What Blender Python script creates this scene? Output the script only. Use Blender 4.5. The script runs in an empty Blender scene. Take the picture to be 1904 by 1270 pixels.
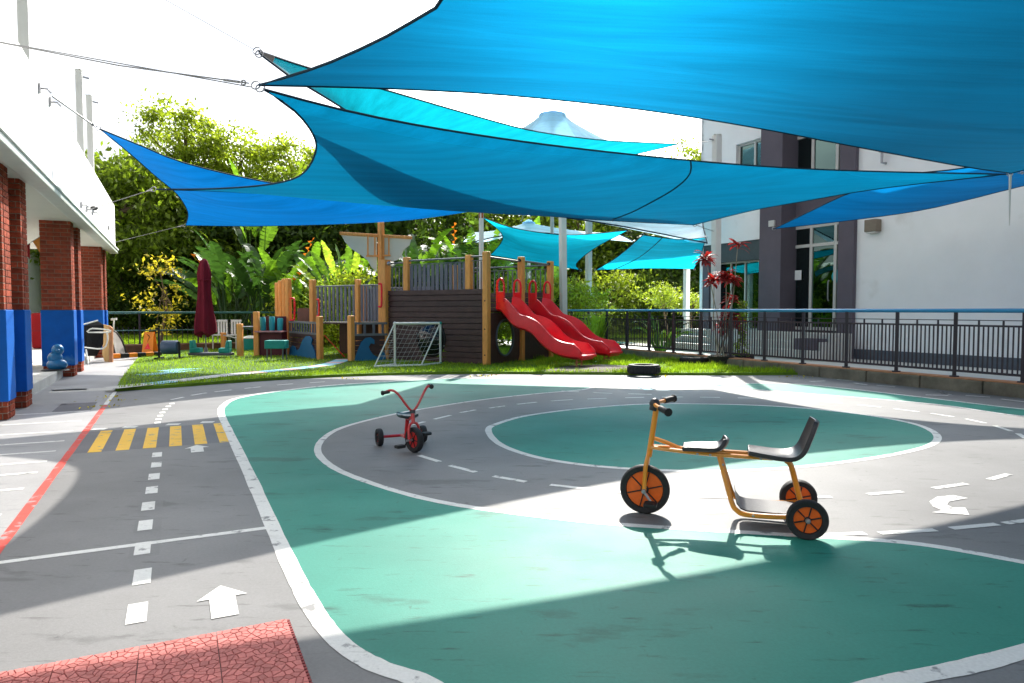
import bpy, math, random
import numpy as np
from mathutils import Vector, Matrix
random.seed(7); np.random.seed(7)
sc = bpy.context.scene
col = sc.collection
R = math.radians

# ------------------------------------------------------------------ camera
FPX, CAMH = 1286.0, 1.2
PITCH = math.atan(58 / FPX)
cd = bpy.data.cameras.new('camera'); cam = bpy.data.objects.new('camera', cd); col.objects.link(cam)
cam.location = (0, 0, CAMH); cam.rotation_euler = (R(90) - PITCH, 0, 0)
cd.sensor_width = 36; cd.lens = 36 * FPX / 1904; cd.clip_end = 600; cd.clip_start = .05
sc.camera = cam
# ------------------------------------------------------------------ light
SUN_AZ, SUN_EL = R(10), R(39)
w = bpy.data.worlds.new('World'); sc.world = w; w.use_nodes = True
wn = w.node_tree; wn.nodes.clear()
sky = wn.nodes.new('ShaderNodeTexSky'); sky.sky_type = 'NISHITA'; sky.sun_disc = False
sky.sun_elevation = SUN_EL; sky.sun_rotation = SUN_AZ; sky.air_density = 1.0; sky.dust_density = 5.0; sky.ozone_density = 1.0
bg = wn.nodes.new('ShaderNodeBackground'); bg.inputs[1].default_value = .15
# thin high cloud veils the whole sky: procedural, by direction only
tc = wn.nodes.new('ShaderNodeTexCoord'); nz = wn.nodes.new('ShaderNodeTexNoise'); nz.inputs['Scale'].default_value = 2.2; nz.inputs['Detail'].default_value = 6
mpw = wn.nodes.new('ShaderNodeMapping'); mpw.inputs['Scale'].default_value = (1, 1, 2.6)
hsv = wn.nodes.new('ShaderNodeHueSaturation'); hsv.inputs['Saturation'].default_value = .12
mx = wn.nodes.new('ShaderNodeMix'); mx.data_type = 'RGBA'; mx.blend_type = 'MULTIPLY'; mx.inputs[0].default_value = 1
rp = wn.nodes.new('ShaderNodeValToRGB'); rp.color_ramp.elements[0].position = .42; rp.color_ramp.elements[1].position = .60
rp.color_ramp.elements[0].color = (.46, .49, .54, 1); rp.color_ramp.elements[1].color = (1.12, 1.12, 1.10, 1)
ow = wn.nodes.new('ShaderNodeOutputWorld'); L = wn.links.new
L(sky.outputs[0], hsv.inputs['Color']); L(tc.outputs['Generated'], mpw.inputs[0]); L(mpw.outputs[0], nz.inputs['Vector'])
L(nz.outputs['Fac'], rp.inputs[0]); L(hsv.outputs[0], mx.inputs[6]); L(rp.outputs[0], mx.inputs[7]); L(mx.outputs[2], bg.inputs[0]); L(bg.outputs[0], ow.inputs[0])
sl = bpy.data.lights.new('sun', 'SUN'); sl.energy = 3.5; sl.angle = R(.6); sl.color = (1, .94, .84)
so = bpy.data.objects.new('sun', sl); col.objects.link(so)
sund = Vector((math.sin(SUN_AZ) * math.cos(SUN_EL), math.cos(SUN_AZ) * math.cos(SUN_EL), math.sin(SUN_EL)))
so.rotation_euler = (-sund).to_track_quat('-Z', 'Y').to_euler(); so.location = sund * 40
sc.view_settings.view_transform = 'Standard'; sc.view_settings.look = 'None'; sc.view_settings.exposure = 1.3; sc.view_settings.gamma = 1
sc.view_settings.use_curve_mapping = False
sc.render.engine = 'CYCLES'; sc.cycles.use_denoising = True; sc.cycles.max_bounces = 8; sc.cycles.transparent_max_bounces = 12
sc.cycles.sample_clamp_indirect = 8; sc.cycles.caustics_reflective = False; sc.cycles.caustics_refractive = False

# ------------------------------------------------------------------ survey helpers (photo measurements -> metres)
def ray(u, v):
    return Vector((u - 952, FPX * math.cos(PITCH) + (635 - v) * math.sin(PITCH), -FPX * math.sin(PITCH) + (635 - v) * math.cos(PITCH)))
def at(u, v, Y):
    d = ray(u, v); return Vector((0, 0, CAMH)) + d * (Y / d.y)
def gp(u, v, z=0.0):
    d = ray(u, v); return Vector((0, 0, CAMH)) + d * ((z - CAMH) / d.z)
AD = Vector((-.43655, .89968, 0)); AN = Vector((.89968, .43655, 0))     # along the buildings / across the court
def W(s, o, z=0.0): return AD * s + AN * o + Vector((0, 0, z))
def s_on(u, o):                                                        # where a sight line meets the plane o = const
    m = (u - 952) / FPX; Y = o / (m * AN.x + AN.y); return Vector((m * Y, Y, 0)).dot(AD)

# ------------------------------------------------------------------ mesh builder
class MB:
    def __init__(s): s.v = []; s.f = []
    def add(s, vs, fs):
        b = len(s.v); s.v += [tuple(p) for p in vs]; s.f += [tuple(i + b for i in f) for f in fs]; return s
    def box(s, c, sx, sy, sz, ux=(1, 0, 0), uy=(0, 1, 0), uz=(0, 0, 1)):
        c = Vector(c); ux = Vector(ux) * sx / 2; uy = Vector(uy) * sy / 2; uz = Vector(uz) * sz / 2
        vs = [c + a * ux + b * uy + d * uz for d in (-1, 1) for b in (-1, 1) for a in (-1, 1)]
        return s.add(vs, [(0, 2, 3, 1), (4, 5, 7, 6), (0, 1, 5, 4), (2, 6, 7, 3), (0, 4, 6, 2), (1, 3, 7, 5)])
    def sbox(s, s0, s1, o0, o1, z0, z1):                                # box in building coordinates
        return s.box(W((s0 + s1) / 2, (o0 + o1) / 2, (z0 + z1) / 2), abs(s1 - s0), abs(o1 - o0), abs(z1 - z0), AD, -AN)
    def bar(s, a, b, w, h=None, up=(0, 0, 1)):
        a = Vector(a); b = Vector(b); h = h or w; d = (b - a); l = d.length; d.normalize(); up = Vector(up)
        if abs(d.dot(up)) > .95: up = Vector((AN.x, AN.y, 0))
        x = d.cross(up).normalized(); y = x.cross(d).normalized()
        return s.box((a + b) / 2, w, l, h, x, d, y)
    def tube(s, pts, r, n=8, closed=False, cap=True):
        pts = [Vector(p) for p in pts]; m = len(pts); rr = r if isinstance(r, (list, tuple)) else [r] * m
        vs = []; fs = []; prev = None
        for i, p in enumerate(pts):
            if closed: t = pts[(i + 1) % m] - pts[i - 1]
            else: t = pts[min(i + 1, m - 1)] - pts[max(i - 1, 0)]
            t.normalize()
            if prev is None:
                u = t.orthogonal().normalized() if abs(t.z) > .99 else t.cross(Vector((0, 0, 1))).normalized()
            else:
                u = prev - t * prev.dot(t); u = u.normalized() if u.length > 1e-6 else t.orthogonal().normalized()
            prev = u; q = t.cross(u)
            for k in range(n):
                a = 2 * math.pi * k / n; vs.append(p + (u * math.cos(a) + q * math.sin(a)) * rr[i])
        for i in range(m if closed else m - 1):
            j = (i + 1) % m
            for k in range(n): fs.append((i * n + k, i * n + (k + 1) % n, j * n + (k + 1) % n, j * n + k))
        if cap and not closed:
            fs.append(tuple(range(n - 1, -1, -1))); fs.append(tuple((m - 1) * n + k for k in range(n)))
        return s.add(vs, fs)
    def lathe(s, prof, c=(0, 0, 0), ax=(0, 0, 1), n=20, close=False):
        c = Vector(c); ax = Vector(ax).normalized(); u = ax.orthogonal().normalized(); q = ax.cross(u)
        vs = [c + ax * h + (u * math.cos(2 * math.pi * k / n) + q * math.sin(2 * math.pi * k / n)) * max(r, 1e-4) for r, h in prof for k in range(n)]
        m = len(prof); fs = []
        for i in range(m if close else m - 1):
            j = (i + 1) % m
            for k in range(n): fs.append((i * n + k, i * n + (k + 1) % n, j * n + (k + 1) % n, j * n + k))
        if not close: fs.append(tuple(range(n - 1, -1, -1))); fs.append(tuple((m - 1) * n + k for k in range(n)))
        return s.add(vs, fs)
    def prism(s, poly, vec):
        poly = [Vector(p) for p in poly]; vec = Vector(vec); n = len(poly)
        fs = [tuple(range(n - 1, -1, -1)), tuple(range(n, 2 * n))] + [(i, (i + 1) % n, n + (i + 1) % n, n + i) for i in range(n)]
        return s.add(poly + [p + vec for p in poly], fs)
    def ball(s, c, rx, ry=None, rz=None, n=14, m=9):
        ry = ry or rx; rz = rz or rx; c = Vector(c); vs = []; fs = []
        for i in range(1, m):
            a = math.pi * i / m
            for k in range(n):
                b = 2 * math.pi * k / n; vs.append(c + Vector((rx * math.sin(a) * math.cos(b), ry * math.sin(a) * math.sin(b), rz * math.cos(a))))
        vs += [c + Vector((0, 0, rz)), c - Vector((0, 0, rz))]; T = len(vs) - 2
        for i in range(m - 2):
            for k in range(n): fs.append((i * n + k, (i + 1) * n + k, (i + 1) * n + (k + 1) % n, i * n + (k + 1) % n))
        for k in range(n): fs.append((T, k, (k + 1) % n)); fs.append((T + 1, (m - 2) * n + (k + 1) % n, (m - 2) * n + k))
        return s.add(vs, fs)
    def mesh(s, name, mat, smooth=False):
        me = bpy.data.meshes.new(name); me.from_pydata(s.v, [], s.f); me.materials.append(mat)
        if smooth:
            me.polygons.foreach_set('use_smooth', [True] * len(me.polygons))
            try: me.set_sharp_from_angle(angle=R(40))
            except Exception: pass
        return me
    def build(s, name, mat, parent=None, smooth=False, bevel=0, seg=2):
        return link(name, s.mesh(name, mat, smooth), parent, bevel, seg)

def link(name, me, parent=None, bevel=0, seg=2):
    o = bpy.data.objects.new(name, me); col.objects.link(o); par(o, parent)
    if bevel:
        b = o.modifiers.new('bevel', 'BEVEL'); b.width = bevel; b.segments = seg; b.limit_method = 'ANGLE'; b.angle_limit = R(40); b.harden_normals = False
    return o
def par(o, p):
    if p is None: return
    o.parent = p
    if '_loc' in LOCS.get(p.name, {}): o.matrix_parent_inverse = Matrix.Translation(-LOCS[p.name]['_loc'])
LOCS = {}
def tag(o, label, cat, group=None, kind=None):
    if label: o['label'] = label
    if cat: o['category'] = cat
    if group: o['group'] = group
    if kind: o['kind'] = kind
    return o
def thing(name, label, cat, loc=(0, 0, 0), group=None, local=False, rz=0):
    o = bpy.data.objects.new(name, None); col.objects.link(o); o.location = loc; o.rotation_euler = (0, 0, rz); o.empty_display_size = .2
    if not local: LOCS[o.name] = {'_loc': Vector(loc)}
    return tag(o, label, cat, group)
def structure(o): o['kind'] = 'structure'; return o
def copy_tree(o, parent=None):
    c = o.copy(); col.objects.link(c); c.parent = parent
    for ch in o.children: copy_tree(ch, c)
    return c
def smooth_path(pts, k=8, closed=False):
    pts = [Vector(p) for p in pts]; n = len(pts); out = []
    for i in range(n if closed else n - 1):
        if closed: p0, p1, p2, p3 = pts[i - 1], pts[i], pts[(i + 1) % n], pts[(i + 2) % n]
        else: p0, p1, p2, p3 = pts[max(i - 1, 0)], pts[i], pts[i + 1], pts[min(i + 2, n - 1)]
        for j in range(k):
            t = j / k
            out.append(.5 * ((2 * p1) + (p2 - p0) * t + (2 * p0 - 5 * p1 + 4 * p2 - p3) * t * t + (3 * p1 - p0 - 3 * p2 + p3) * t ** 3))
    if not closed: out.append(pts[-1])
    return out
def flat(poly, z):
    m = MB(); m.add([(p[0], p[1], z) for p in poly], [tuple(range(len(poly)))]); return m
def ccw(poly):
    a = sum(poly[i][0] * poly[(i + 1) % len(poly)][1] - poly[(i + 1) % len(poly)][0] * poly[i][1] for i in range(len(poly)))
    return poly if a > 0 else poly[::-1]
def ribbon(pts, w, z, closed=False, m=None, jitter=0):
    m = m or MB(); pts = [Vector((p[0], p[1], 0)) for p in pts]; n = len(pts); vs = []
    for i, p in enumerate(pts):
        t = (pts[(i + 1) % n] - pts[i - 1]) if closed else (pts[min(i + 1, n - 1)] - pts[max(i - 1, 0)])
        t.normalize(); q = Vector((-t.y, t.x, 0)); ww = w / 2 * (1 + random.uniform(-jitter, jitter))
        vs += [p + q * ww + Vector((0, 0, z)), p - q * ww + Vector((0, 0, z))]
    fs = [(2 * i, 2 * i + 1, (2 * i + 3) % (2 * n), (2 * i + 2) % (2 * n)) for i in range(n if closed else n - 1)]
    m.add(vs, fs); return m

# ------------------------------------------------------------------ materials
def newmat(name):
    m = bpy.data.materials.new(name); m.use_nodes = True; nt = m.node_tree; nt.nodes.clear()
    return m, nt, nt.nodes, nt.links.new
def M(name, c, rough=.55, spec=.5, metal=0, var=.12, scale=5, bump=0, bscale=60, rnd=0, trans=0, tcol=None, stretch=None, coat=0, island=0, stain=None):
    m, nt, N, K = newmat(name)
    out = N.new('ShaderNodeOutputMaterial'); b = N.new('ShaderNodeBsdfPrincipled'); t = N.new('ShaderNodeTexCoord')
    vec = t.outputs['Object']
    if stretch:
        mp = N.new('ShaderNodeMapping'); mp.inputs['Scale'].default_value = stretch; K(vec, mp.inputs[0]); vec = mp.outputs[0]
    n1 = N.new('ShaderNodeTexNoise'); n1.inputs['Scale'].default_value = scale; n1.inputs['Detail'].default_value = 5; n1.inputs['Roughness'].default_value = .65; K(vec, n1.inputs['Vector'])
    r = N.new('ShaderNodeValToRGB'); e = r.color_ramp.elements; e[0].position = .3; e[1].position = .7
    e[0].color = tuple(x * (1 - var) for x in c) + (1,); e[1].color = tuple(min(1, x * (1 + var)) for x in c) + (1,)
    K(n1.outputs['Fac'], r.inputs[0]); cur = r.outputs[0]
    def mul(cur, src, lo, hi):
        mr = N.new('ShaderNodeMapRange'); mr.inputs[3].default_value = lo; mr.inputs[4].default_value = hi; K(src, mr.inputs[0])
        x = N.new('ShaderNodeMix'); x.data_type = 'RGBA'; x.blend_type = 'MULTIPLY'; x.inputs[0].default_value = 1; K(cur, x.inputs[6]); K(mr.outputs[0], x.inputs[7]); return x.outputs[2]
    if rnd: oi = N.new('ShaderNodeObjectInfo'); cur = mul(cur, oi.outputs['Random'], 1 - rnd, 1 + rnd)
    if island: g = N.new('ShaderNodeNewGeometry'); cur = mul(cur, g.outputs['Random Per Island'], 1 - island, 1 + island)
    if stain:
        n3 = N.new('ShaderNodeTexNoise'); n3.inputs['Scale'].default_value = stain[1]; n3.inputs['Detail'].default_value = 8; K(t.outputs['Object'], n3.inputs['Vector'])
        r3 = N.new('ShaderNodeValToRGB'); r3.color_ramp.elements[0].position = stain[2]; r3.color_ramp.elements[1].position = stain[2] + .12; K(n3.outputs['Fac'], r3.inputs[0])
        x = N.new('ShaderNodeMix'); x.data_type = 'RGBA'; K(r3.outputs[0], x.inputs[0]); K(cur, x.inputs[6]); x.inputs[7].default_value = tuple(stain[0]) + (1,); cur = x.outputs[2]
    K(cur, b.inputs['Base Color']); b.inputs['Roughness'].default_value = rough; b.inputs['Specular IOR Level'].default_value = spec; b.inputs['Metallic'].default_value = metal
    if coat: b.inputs['Coat Weight'].default_value = coat; b.inputs['Coat Roughness'].default_value = .08
    if bump:
        n2 = N.new('ShaderNodeTexNoise'); n2.inputs['Scale'].default_value = bscale; n2.inputs['Detail'].default_value = 4; K(vec, n2.inputs['Vector'])
        bp = N.new('ShaderNodeBump'); bp.inputs['Strength'].default_value = bump; bp.inputs['Distance'].default_value = .01; K(n2.outputs['Fac'], bp.inputs['Height']); K(bp.outputs[0], b.inputs['Normal'])
    if trans:
        tr = N.new('ShaderNodeBsdfTranslucent'); mx = N.new('ShaderNodeMixShader'); mx.inputs[0].default_value = trans
        if tcol:
            x = N.new('ShaderNodeMix'); x.data_type = 'RGBA'; x.blend_type = 'MULTIPLY'; x.inputs[0].default_value = 1; K(cur, x.inputs[6]); x.inputs[7].default_value = tuple(tcol) + (1,); K(x.outputs[2], tr.inputs[0])
        else: K(cur, tr.inputs[0])
        K(b.outputs[0], mx.inputs[1]); K(tr.outputs[0], mx.inputs[2]); K(mx.outputs[0], out.inputs[0])
    else: K(b.outputs[0], out.inputs[0])
    return m
def ground_mat(name, c, rough=.55, var=.10, scuff=.5, spec=.3, patch=.25, wear=None):
    m, nt, N, K = newmat(name); out = N.new('ShaderNodeOutputMaterial'); b = N.new('ShaderNodeBsdfPrincipled'); t = N.new('ShaderNodeTexCoord')
    def noise(sc_, det=6, st=None, rot=0):
        mp = N.new('ShaderNodeMapping'); mp.inputs['Scale'].default_value = st or (1, 1, 1); mp.inputs['Rotation'].default_value = (0, 0, rot); K(t.outputs['Object'], mp.inputs[0])
        n = N.new('ShaderNodeTexNoise'); n.inputs['Scale'].default_value = sc_; n.inputs['Detail'].default_value = det; n.inputs['Roughness'].default_value = .62; K(mp.outputs[0], n.inputs['Vector']); return n.outputs['Fac']
    def ramp(src, a, bb, c0, c1):
        r = N.new('ShaderNodeValToRGB'); r.color_ramp.elements[0].position = a; r.color_ramp.elements[1].position = bb
        r.color_ramp.elements[0].color = c0 + (1,); r.color_ramp.elements[1].color = c1 + (1,); K(src, r.inputs[0]); return r.outputs[0]
    def mul(a, bsock):
        x = N.new('ShaderNodeMix'); x.data_type = 'RGBA'; x.blend_type = 'MULTIPLY'; x.inputs[0].default_value = 1; K(a, x.inputs[6]); K(bsock, x.inputs[7]); return x.outputs[2]
    g = lambda v: (v, v, v)
    cur = ramp(noise(.9), .32, .68, tuple(x * (1 - var) for x in c), tuple(x * (1 + var) for x in c))
    cur = mul(cur, ramp(noise(.33, 3), .4, .62, g(1 - patch * .5), g(1 + patch * .3)))
    cur = mul(cur, ramp(noise(70, 3), .3, .7, g(.93), g(1.07)))
    cur = mul(cur, ramp(noise(3.2, 9, (1, 5.5, 1), .35), .30, .40, g(1 - scuff), g(1)))          # tyre scuffs, dirt streaks
    cur = mul(cur, ramp(noise(5.5, 10, (4, 1, 1), -.5), .27, .34, g(1 - scuff * .8), g(1)))
    cur = mul(cur, ramp(noise(1.1, 12, (1, 3.0, 1), .9), .345, .40, g(1 - scuff * .55), g(1)))
    cur = mul(cur, ramp(noise(13, 3), .22, .30, g(1 - scuff * .9), g(1)))
    if wear:
        x = N.new('ShaderNodeMix'); x.data_type = 'RGBA'; K(ramp(noise(9, 12), wear, wear + .07, g(1), g(0)), x.inputs[0]); K(cur, x.inputs[6]); x.inputs[7].default_value = (.24, .24, .245, 1); cur = x.outputs[2]
    K(cur, b.inputs['Base Color']); b.inputs['Specular IOR Level'].default_value = spec
    rr = N.new('ShaderNodeMapRange'); rr.inputs[3].default_value = rough - .08; rr.inputs[4].default_value = rough + .14; K(noise(1.7), rr.inputs[0]); K(rr.outputs[0], b.inputs['Roughness'])
    bp = N.new('ShaderNodeBump'); bp.inputs['Strength'].default_value = .18; bp.inputs['Distance'].default_value = .004; K(noise(140, 2), bp.inputs['Height']); K(bp.outputs[0], b.inputs['Normal'])
    K(b.outputs[0], out.inputs[0]); return m
def sail_mat(name, cd_, ct_, fac=.5, fwd=.0):
    """knitted shade cloth: scattered light through the knit, a forward lobe towards the sun, dull cloth from below"""
    m, nt, N, K = newmat(name); out = N.new('ShaderNodeOutputMaterial'); t = N.new('ShaderNodeTexCoord')
    d = N.new('ShaderNodeBsdfPrincipled'); d.inputs['Roughness'].default_value = .6; d.inputs['Specular IOR Level'].default_value = .1; tr = N.new('ShaderNodeBsdfTranslucent')
    rf = N.new('ShaderNodeBsdfRefraction'); rf.inputs['Roughness'].default_value = .78; rf.inputs['IOR'].default_value = 1.18
    def noise(sc_, st, rot, det=7):
        mp = N.new('ShaderNodeMapping'); mp.inputs['Scale'].default_value = st; mp.inputs['Rotation'].default_value = (0, 0, rot); K(t.outputs['Object'], mp.inputs[0])
        n = N.new('ShaderNodeTexNoise'); n.inputs['Scale'].default_value = sc_; n.inputs['Detail'].default_value = det; K(mp.outputs[0], n.inputs['Vector']); return n.outputs['Fac']
    def madd(a, k, b):
        ad = N.new('ShaderNodeMath'); ad.operation = 'MULTIPLY_ADD'; ad.inputs[1].default_value = k; K(a, ad.inputs[0]); K(b, ad.inputs[2]) if not isinstance(b, float) else setattr(ad.inputs[2], 'default_value', b); return ad.outputs[0]
    cur = madd(noise(1.0, (.35, 5, 5), -.42), 1.0, 0.0); cur = madd(noise(1.0, (1.5, 38, 38), -.42, 3), .45, cur); cur = madd(noise(150, (1, 1, 1), 0, 2), .35, cur); cur = madd(noise(.5, (1, 1, 1), 0, 3), .5, cur)
    mr = N.new('ShaderNodeMapRange'); mr.inputs[1].default_value = .85; mr.inputs[2].default_value = 1.5; mr.inputs[3].default_value = .76; mr.inputs[4].default_value = 1.24; K(cur, mr.inputs[0])
    for c, sh in ((cd_, d), (ct_, tr), (ct_, rf)):
        x = N.new('ShaderNodeMix'); x.data_type = 'RGBA'; x.blend_type = 'MULTIPLY'; x.inputs[0].default_value = 1; x.inputs[6].default_value = tuple(c) + (1,); K(mr.outputs[0], x.inputs[7]); K(x.outputs[2], sh.inputs[0])
    mx = N.new('ShaderNodeMixShader'); mx.inputs[0].default_value = fac; K(d.outputs[0], mx.inputs[1]); K(tr.outputs[0], mx.inputs[2]); last = mx
    if fwd:
        my = N.new('ShaderNodeMixShader'); my.inputs[0].default_value = fwd; K(mx.outputs[0], my.inputs[1]); K(rf.outputs[0], my.inputs[2]); last = my
    K(last.outputs[0], out.inputs[0]); return m

mASPH = ground_mat('asphalt_coating', (.205, .205, .21), .56, .12, .5, spec=.26)
mMINT = ground_mat('mint_paint', (.030, .245, .188), .54, .10, .6, spec=.24)
mWHITE = ground_mat('white_line_paint', (.74, .74, .72), .55, .06, .25, patch=.08, wear=.36)
mYEL = ground_mat('yellow_line_paint', (.85, .50, .04), .55, .06, .3, patch=.1, wear=.36)
mDGREY = ground_mat('dark_grey_paint', (.12, .12, .135), .5, .08, .2, patch=.1)
mPATCH = ground_mat('asphalt_patch', (.185, .185, .19), .55, .1, .25, patch=.1)
mREDP = ground_mat('red_line_paint', (.60, .06, .045), .55, .06, .3, patch=.1, wear=.38)
mLBLUE = ground_mat('light_blue_paint', (.20, .50, .62), .5, .06, .3, patch=.1)
mPINKP = ground_mat('pink_paint', (.62, .36, .32), .5, .06, .3, patch=.1)
mCONC = ground_mat('concrete_paving', (.34, .34, .35), .5, .12, .25)
mPALE = ground_mat('pale_concrete', (.56, .55, .52), .6, .08, .25)
mEARTH = M('earth_and_grass', (.09, .13, .03), .9, .2, var=.5, scale=.5, bump=.4, bscale=12)
mLAWN = M('lawn_green', (.13, .23, .02), .85, .2, var=.35, scale=1.6, bump=.6, bscale=90)
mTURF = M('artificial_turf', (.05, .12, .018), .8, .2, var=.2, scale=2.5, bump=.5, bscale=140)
mGRASS = M('grass_blade', (.22, .34, .02), .6, .3, var=.3, scale=1, island=.35, trans=.5, tcol=(1.5, 1.5, .9))
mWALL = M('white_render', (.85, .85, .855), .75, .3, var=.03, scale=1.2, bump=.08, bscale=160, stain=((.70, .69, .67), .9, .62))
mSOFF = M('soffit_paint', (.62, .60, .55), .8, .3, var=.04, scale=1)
mGUTT = M('gutter_grey_green', (.55, .60, .56), .45, .5, var=.1, scale=3)
mBRICK = M('red_brick', (.27, .055, .028), .85, .15, var=.35, scale=14, bump=.4, bscale=70, rnd=.28)
mMORT = M('mortar', (.30, .25, .20), .9, .2, var=.15, scale=12, bump=.3, bscale=80)
mBLUEP = M('blue_pillar_paint', (.001, .105, .46), .55, .2, var=.12, scale=5, bump=.12, bscale=30, stain=((.10, .30, .52), 2.3, .66))
mKERB = M('kerb_concrete', (.20, .175, .13), .9, .2, var=.35, scale=3, bump=.5, bscale=25)
mTERRA = M('terracotta_edge', (.52, .24, .12), .8, .3, var=.2, scale=4)
mRAILB = M('blue_rail_paint', (.03, .27, .52), .32, .5, var=.08, scale=4)
mFENCE = M('fence_bronze_paint', (.030, .020, .030), .45, .5, var=.12, scale=6)
mDARKW = M('dark_grey_render', (.115, .10, .125), .8, .3, var=.08, scale=2, bump=.06, bscale=120)
mFRAME = M('aluminium_frame', (.55, .54, .52), .4, .5, var=.05, scale=4)
mPOST = M('white_post_paint', (.70, .70, .68), .5, .4, var=.06, scale=2, stain=((.40, .36, .30), 3.0, .70))
mSTEEL = M('galvanised_steel', (.34, .34, .36), .4, .5, metal=.6, var=.12, scale=12)
mCABLE = M('steel_cable', (.20, .20, .20), .5, .5, metal=.3, var=.1)
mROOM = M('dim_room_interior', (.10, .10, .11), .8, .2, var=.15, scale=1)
mCURT = M('green_curtain', (.10, .50, .38), .85, .2, var=.25, scale=3, stretch=(9, 9, .3))
mWOODP = M('tan_wood_post', (.76, .33, .085), .6, .35, var=.2, scale=9, stretch=(6, 6, .7), rnd=.06, bump=.15, bscale=30)
mPLANK = M('dark_brown_board', (.055, .027, .026), .5, .4, var=.32, scale=5, rnd=.22, bump=.15, bscale=30)
mBLACK = M('black_rubber', (.013, .013, .014), .6, .4, var=.25, scale=20)
mTYRE = M('tyre_rubber', (.018, .018, .020), .68, .4, var=.3, scale=25, bump=.3, bscale=60)
mGREYS = M('grey_slat_plastic', (.115, .125, .16), .5, .4, var=.1, scale=4, rnd=.1)
mGREYR = M('grey_rail_paint', (.14, .15, .165), .4, .5, var=.1, scale=8)
mREDPL = M('red_moulded_plastic', (.84, .006, .020), .30, .45, var=.10, scale=5, bump=.05, bscale=14)
mREDTR = M('red_trike_enamel', (.55, .012, .018), .28, .5, var=.06, scale=10, coat=.5)
mORANG = M('orange_trike_enamel', (.72, .25, .012), .3, .5, var=.06, scale=10, coat=.5)
mORIM = M('orange_wheel_disc', (.80, .13, .012), .42, .4, var=.1, scale=20)
mRRIM = M('red_wheel_disc', (.55, .02, .02), .4, .4, var=.1, scale=20)
mSEAT = M('black_seat_plastic', (.028, .026, .032), .36, .5, var=.25, scale=30, bump=.15, bscale=200)
mDKGRN = M('black_green_seat', (.012, .035, .038), .3, .5, var=.2, scale=30)
mWHPL = M('white_tube_plastic', (.72, .72, .68), .45, .4, var=.06, scale=6)
mTEAL = M('teal_plastic', (.01, .27, .24), .45, .4, var=.08, scale=5)
mAQUA = M('aqua_plastic', (.02, .33, .38), .45, .4, var=.08, scale=5)
mWAVE = M('wave_blue_board', (.012, .13, .28), .5, .4, var=.1, scale=4)
mMAROON = M('maroon_board', (.10, .010, .018), .5, .4, var=.15, scale=4)
mUMB = M('maroon_canvas', (.14, .008, .022), .85, .2, var=.2, scale=3, stretch=(6, 6, .6), trans=.12)
mSAILW = M('ship_sail_panel', (.52, .55, .50), .55, .35, var=.06, scale=2, trans=.25)
mREDF = M('red_fabric', (.30, .01, .014), .8, .2, var=.1, scale=3)
mORSIGN = M('orange_sign_plastic', (.80, .25, .015), .45, .4, var=.08, scale=3)
mMAT = M('red_rubber_mat', (.50, .165, .15), .72, .3, var=.16, scale=6, bump=.2, bscale=140, island=.2)
mMATB = M('red_rubber_joint', (.30, .075, .075), .8, .2, var=.2, scale=8)
mNET = M('white_net_cord', (.60, .60, .58), .8, .2, var=.1)
mDARKN = M('black_net_fabric', (.010, .011, .014), .75, .3, var=.2, scale=3)
mPLYW = M('plywood_board', (.46, .28, .10), .7, .3, var=.2, scale=4, stretch=(8, 1, 1))
mPOT = M('dark_pot', (.035, .033, .033), .7, .3, var=.2, scale=6)
mTERR = M('red_pot', (.35, .05, .035), .6, .3, var=.15, scale=6)
mBARK = M('bark', (.16, .115, .075), .95, .1, var=.35, scale=7, stretch=(3, 3, .6), bump=.6, bscale=18)
mPOOL = M('pool_water', (.05, .42, .55), .08, .5, var=.15, scale=1.2, bump=.15, bscale=4)
mORFL = M('orange_flower', (.70, .20, .015), .7, .2, var=.3, scale=5, trans=.4)
def leafmat(name, c, t=.5, tc=(1.7, 1.75, .9), isl=.4, rough=.5): return M(name, c, rough, .35, var=.25, scale=.6, island=isl, trans=t, tcol=tc)
lfA = leafmat('leaf_bright', (.23, .29, .03)); lfB = leafmat('leaf_mid', (.155, .22, .024)); lfC = leafmat('leaf_dark', (.065, .115, .02)); lfD = leafmat('leaf_yellow', (.40, .33, .03), isl=.6)
lfE = leafmat('leaf_banana', (.11, .22, .02), .45, isl=.3, rough=.4); lfF = leafmat('leaf_banana_dark', (.028, .07, .016), .32, isl=.3, rough=.4); lfR = leafmat('leaf_crimson', (.24, .022, .025), .45, (1.8, 1.2, .8), isl=.5)
lfG = leafmat('leaf_lime_grass', (.30, .42, .05), .5)
sailA = sail_mat('sail_blue', (.001, .020, .074), (.001, .076, .160), .50, .15)
sailB = sail_mat('sail_mid_blue', (.001, .023, .080), (.001, .150, .30), .55, .2)
sailD = sail_mat('sail_royal_blue', (.001, .026, .125), (.001, .10, .32), .6)
sailE = sail_mat('sail_mid_blue_flat', (.002, .06, .19), (.001, .19, .50), .6)
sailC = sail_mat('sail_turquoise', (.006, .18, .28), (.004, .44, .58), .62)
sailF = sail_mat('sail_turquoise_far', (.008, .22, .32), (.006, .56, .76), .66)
mHEM = M('sail_hem_webbing', (.008, .03, .055), .8, .2, var=.2, scale=20)
mTIP = M('sail_corner_patch', (.10, .09, .085), .8, .2, var=.2, scale=12)
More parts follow.
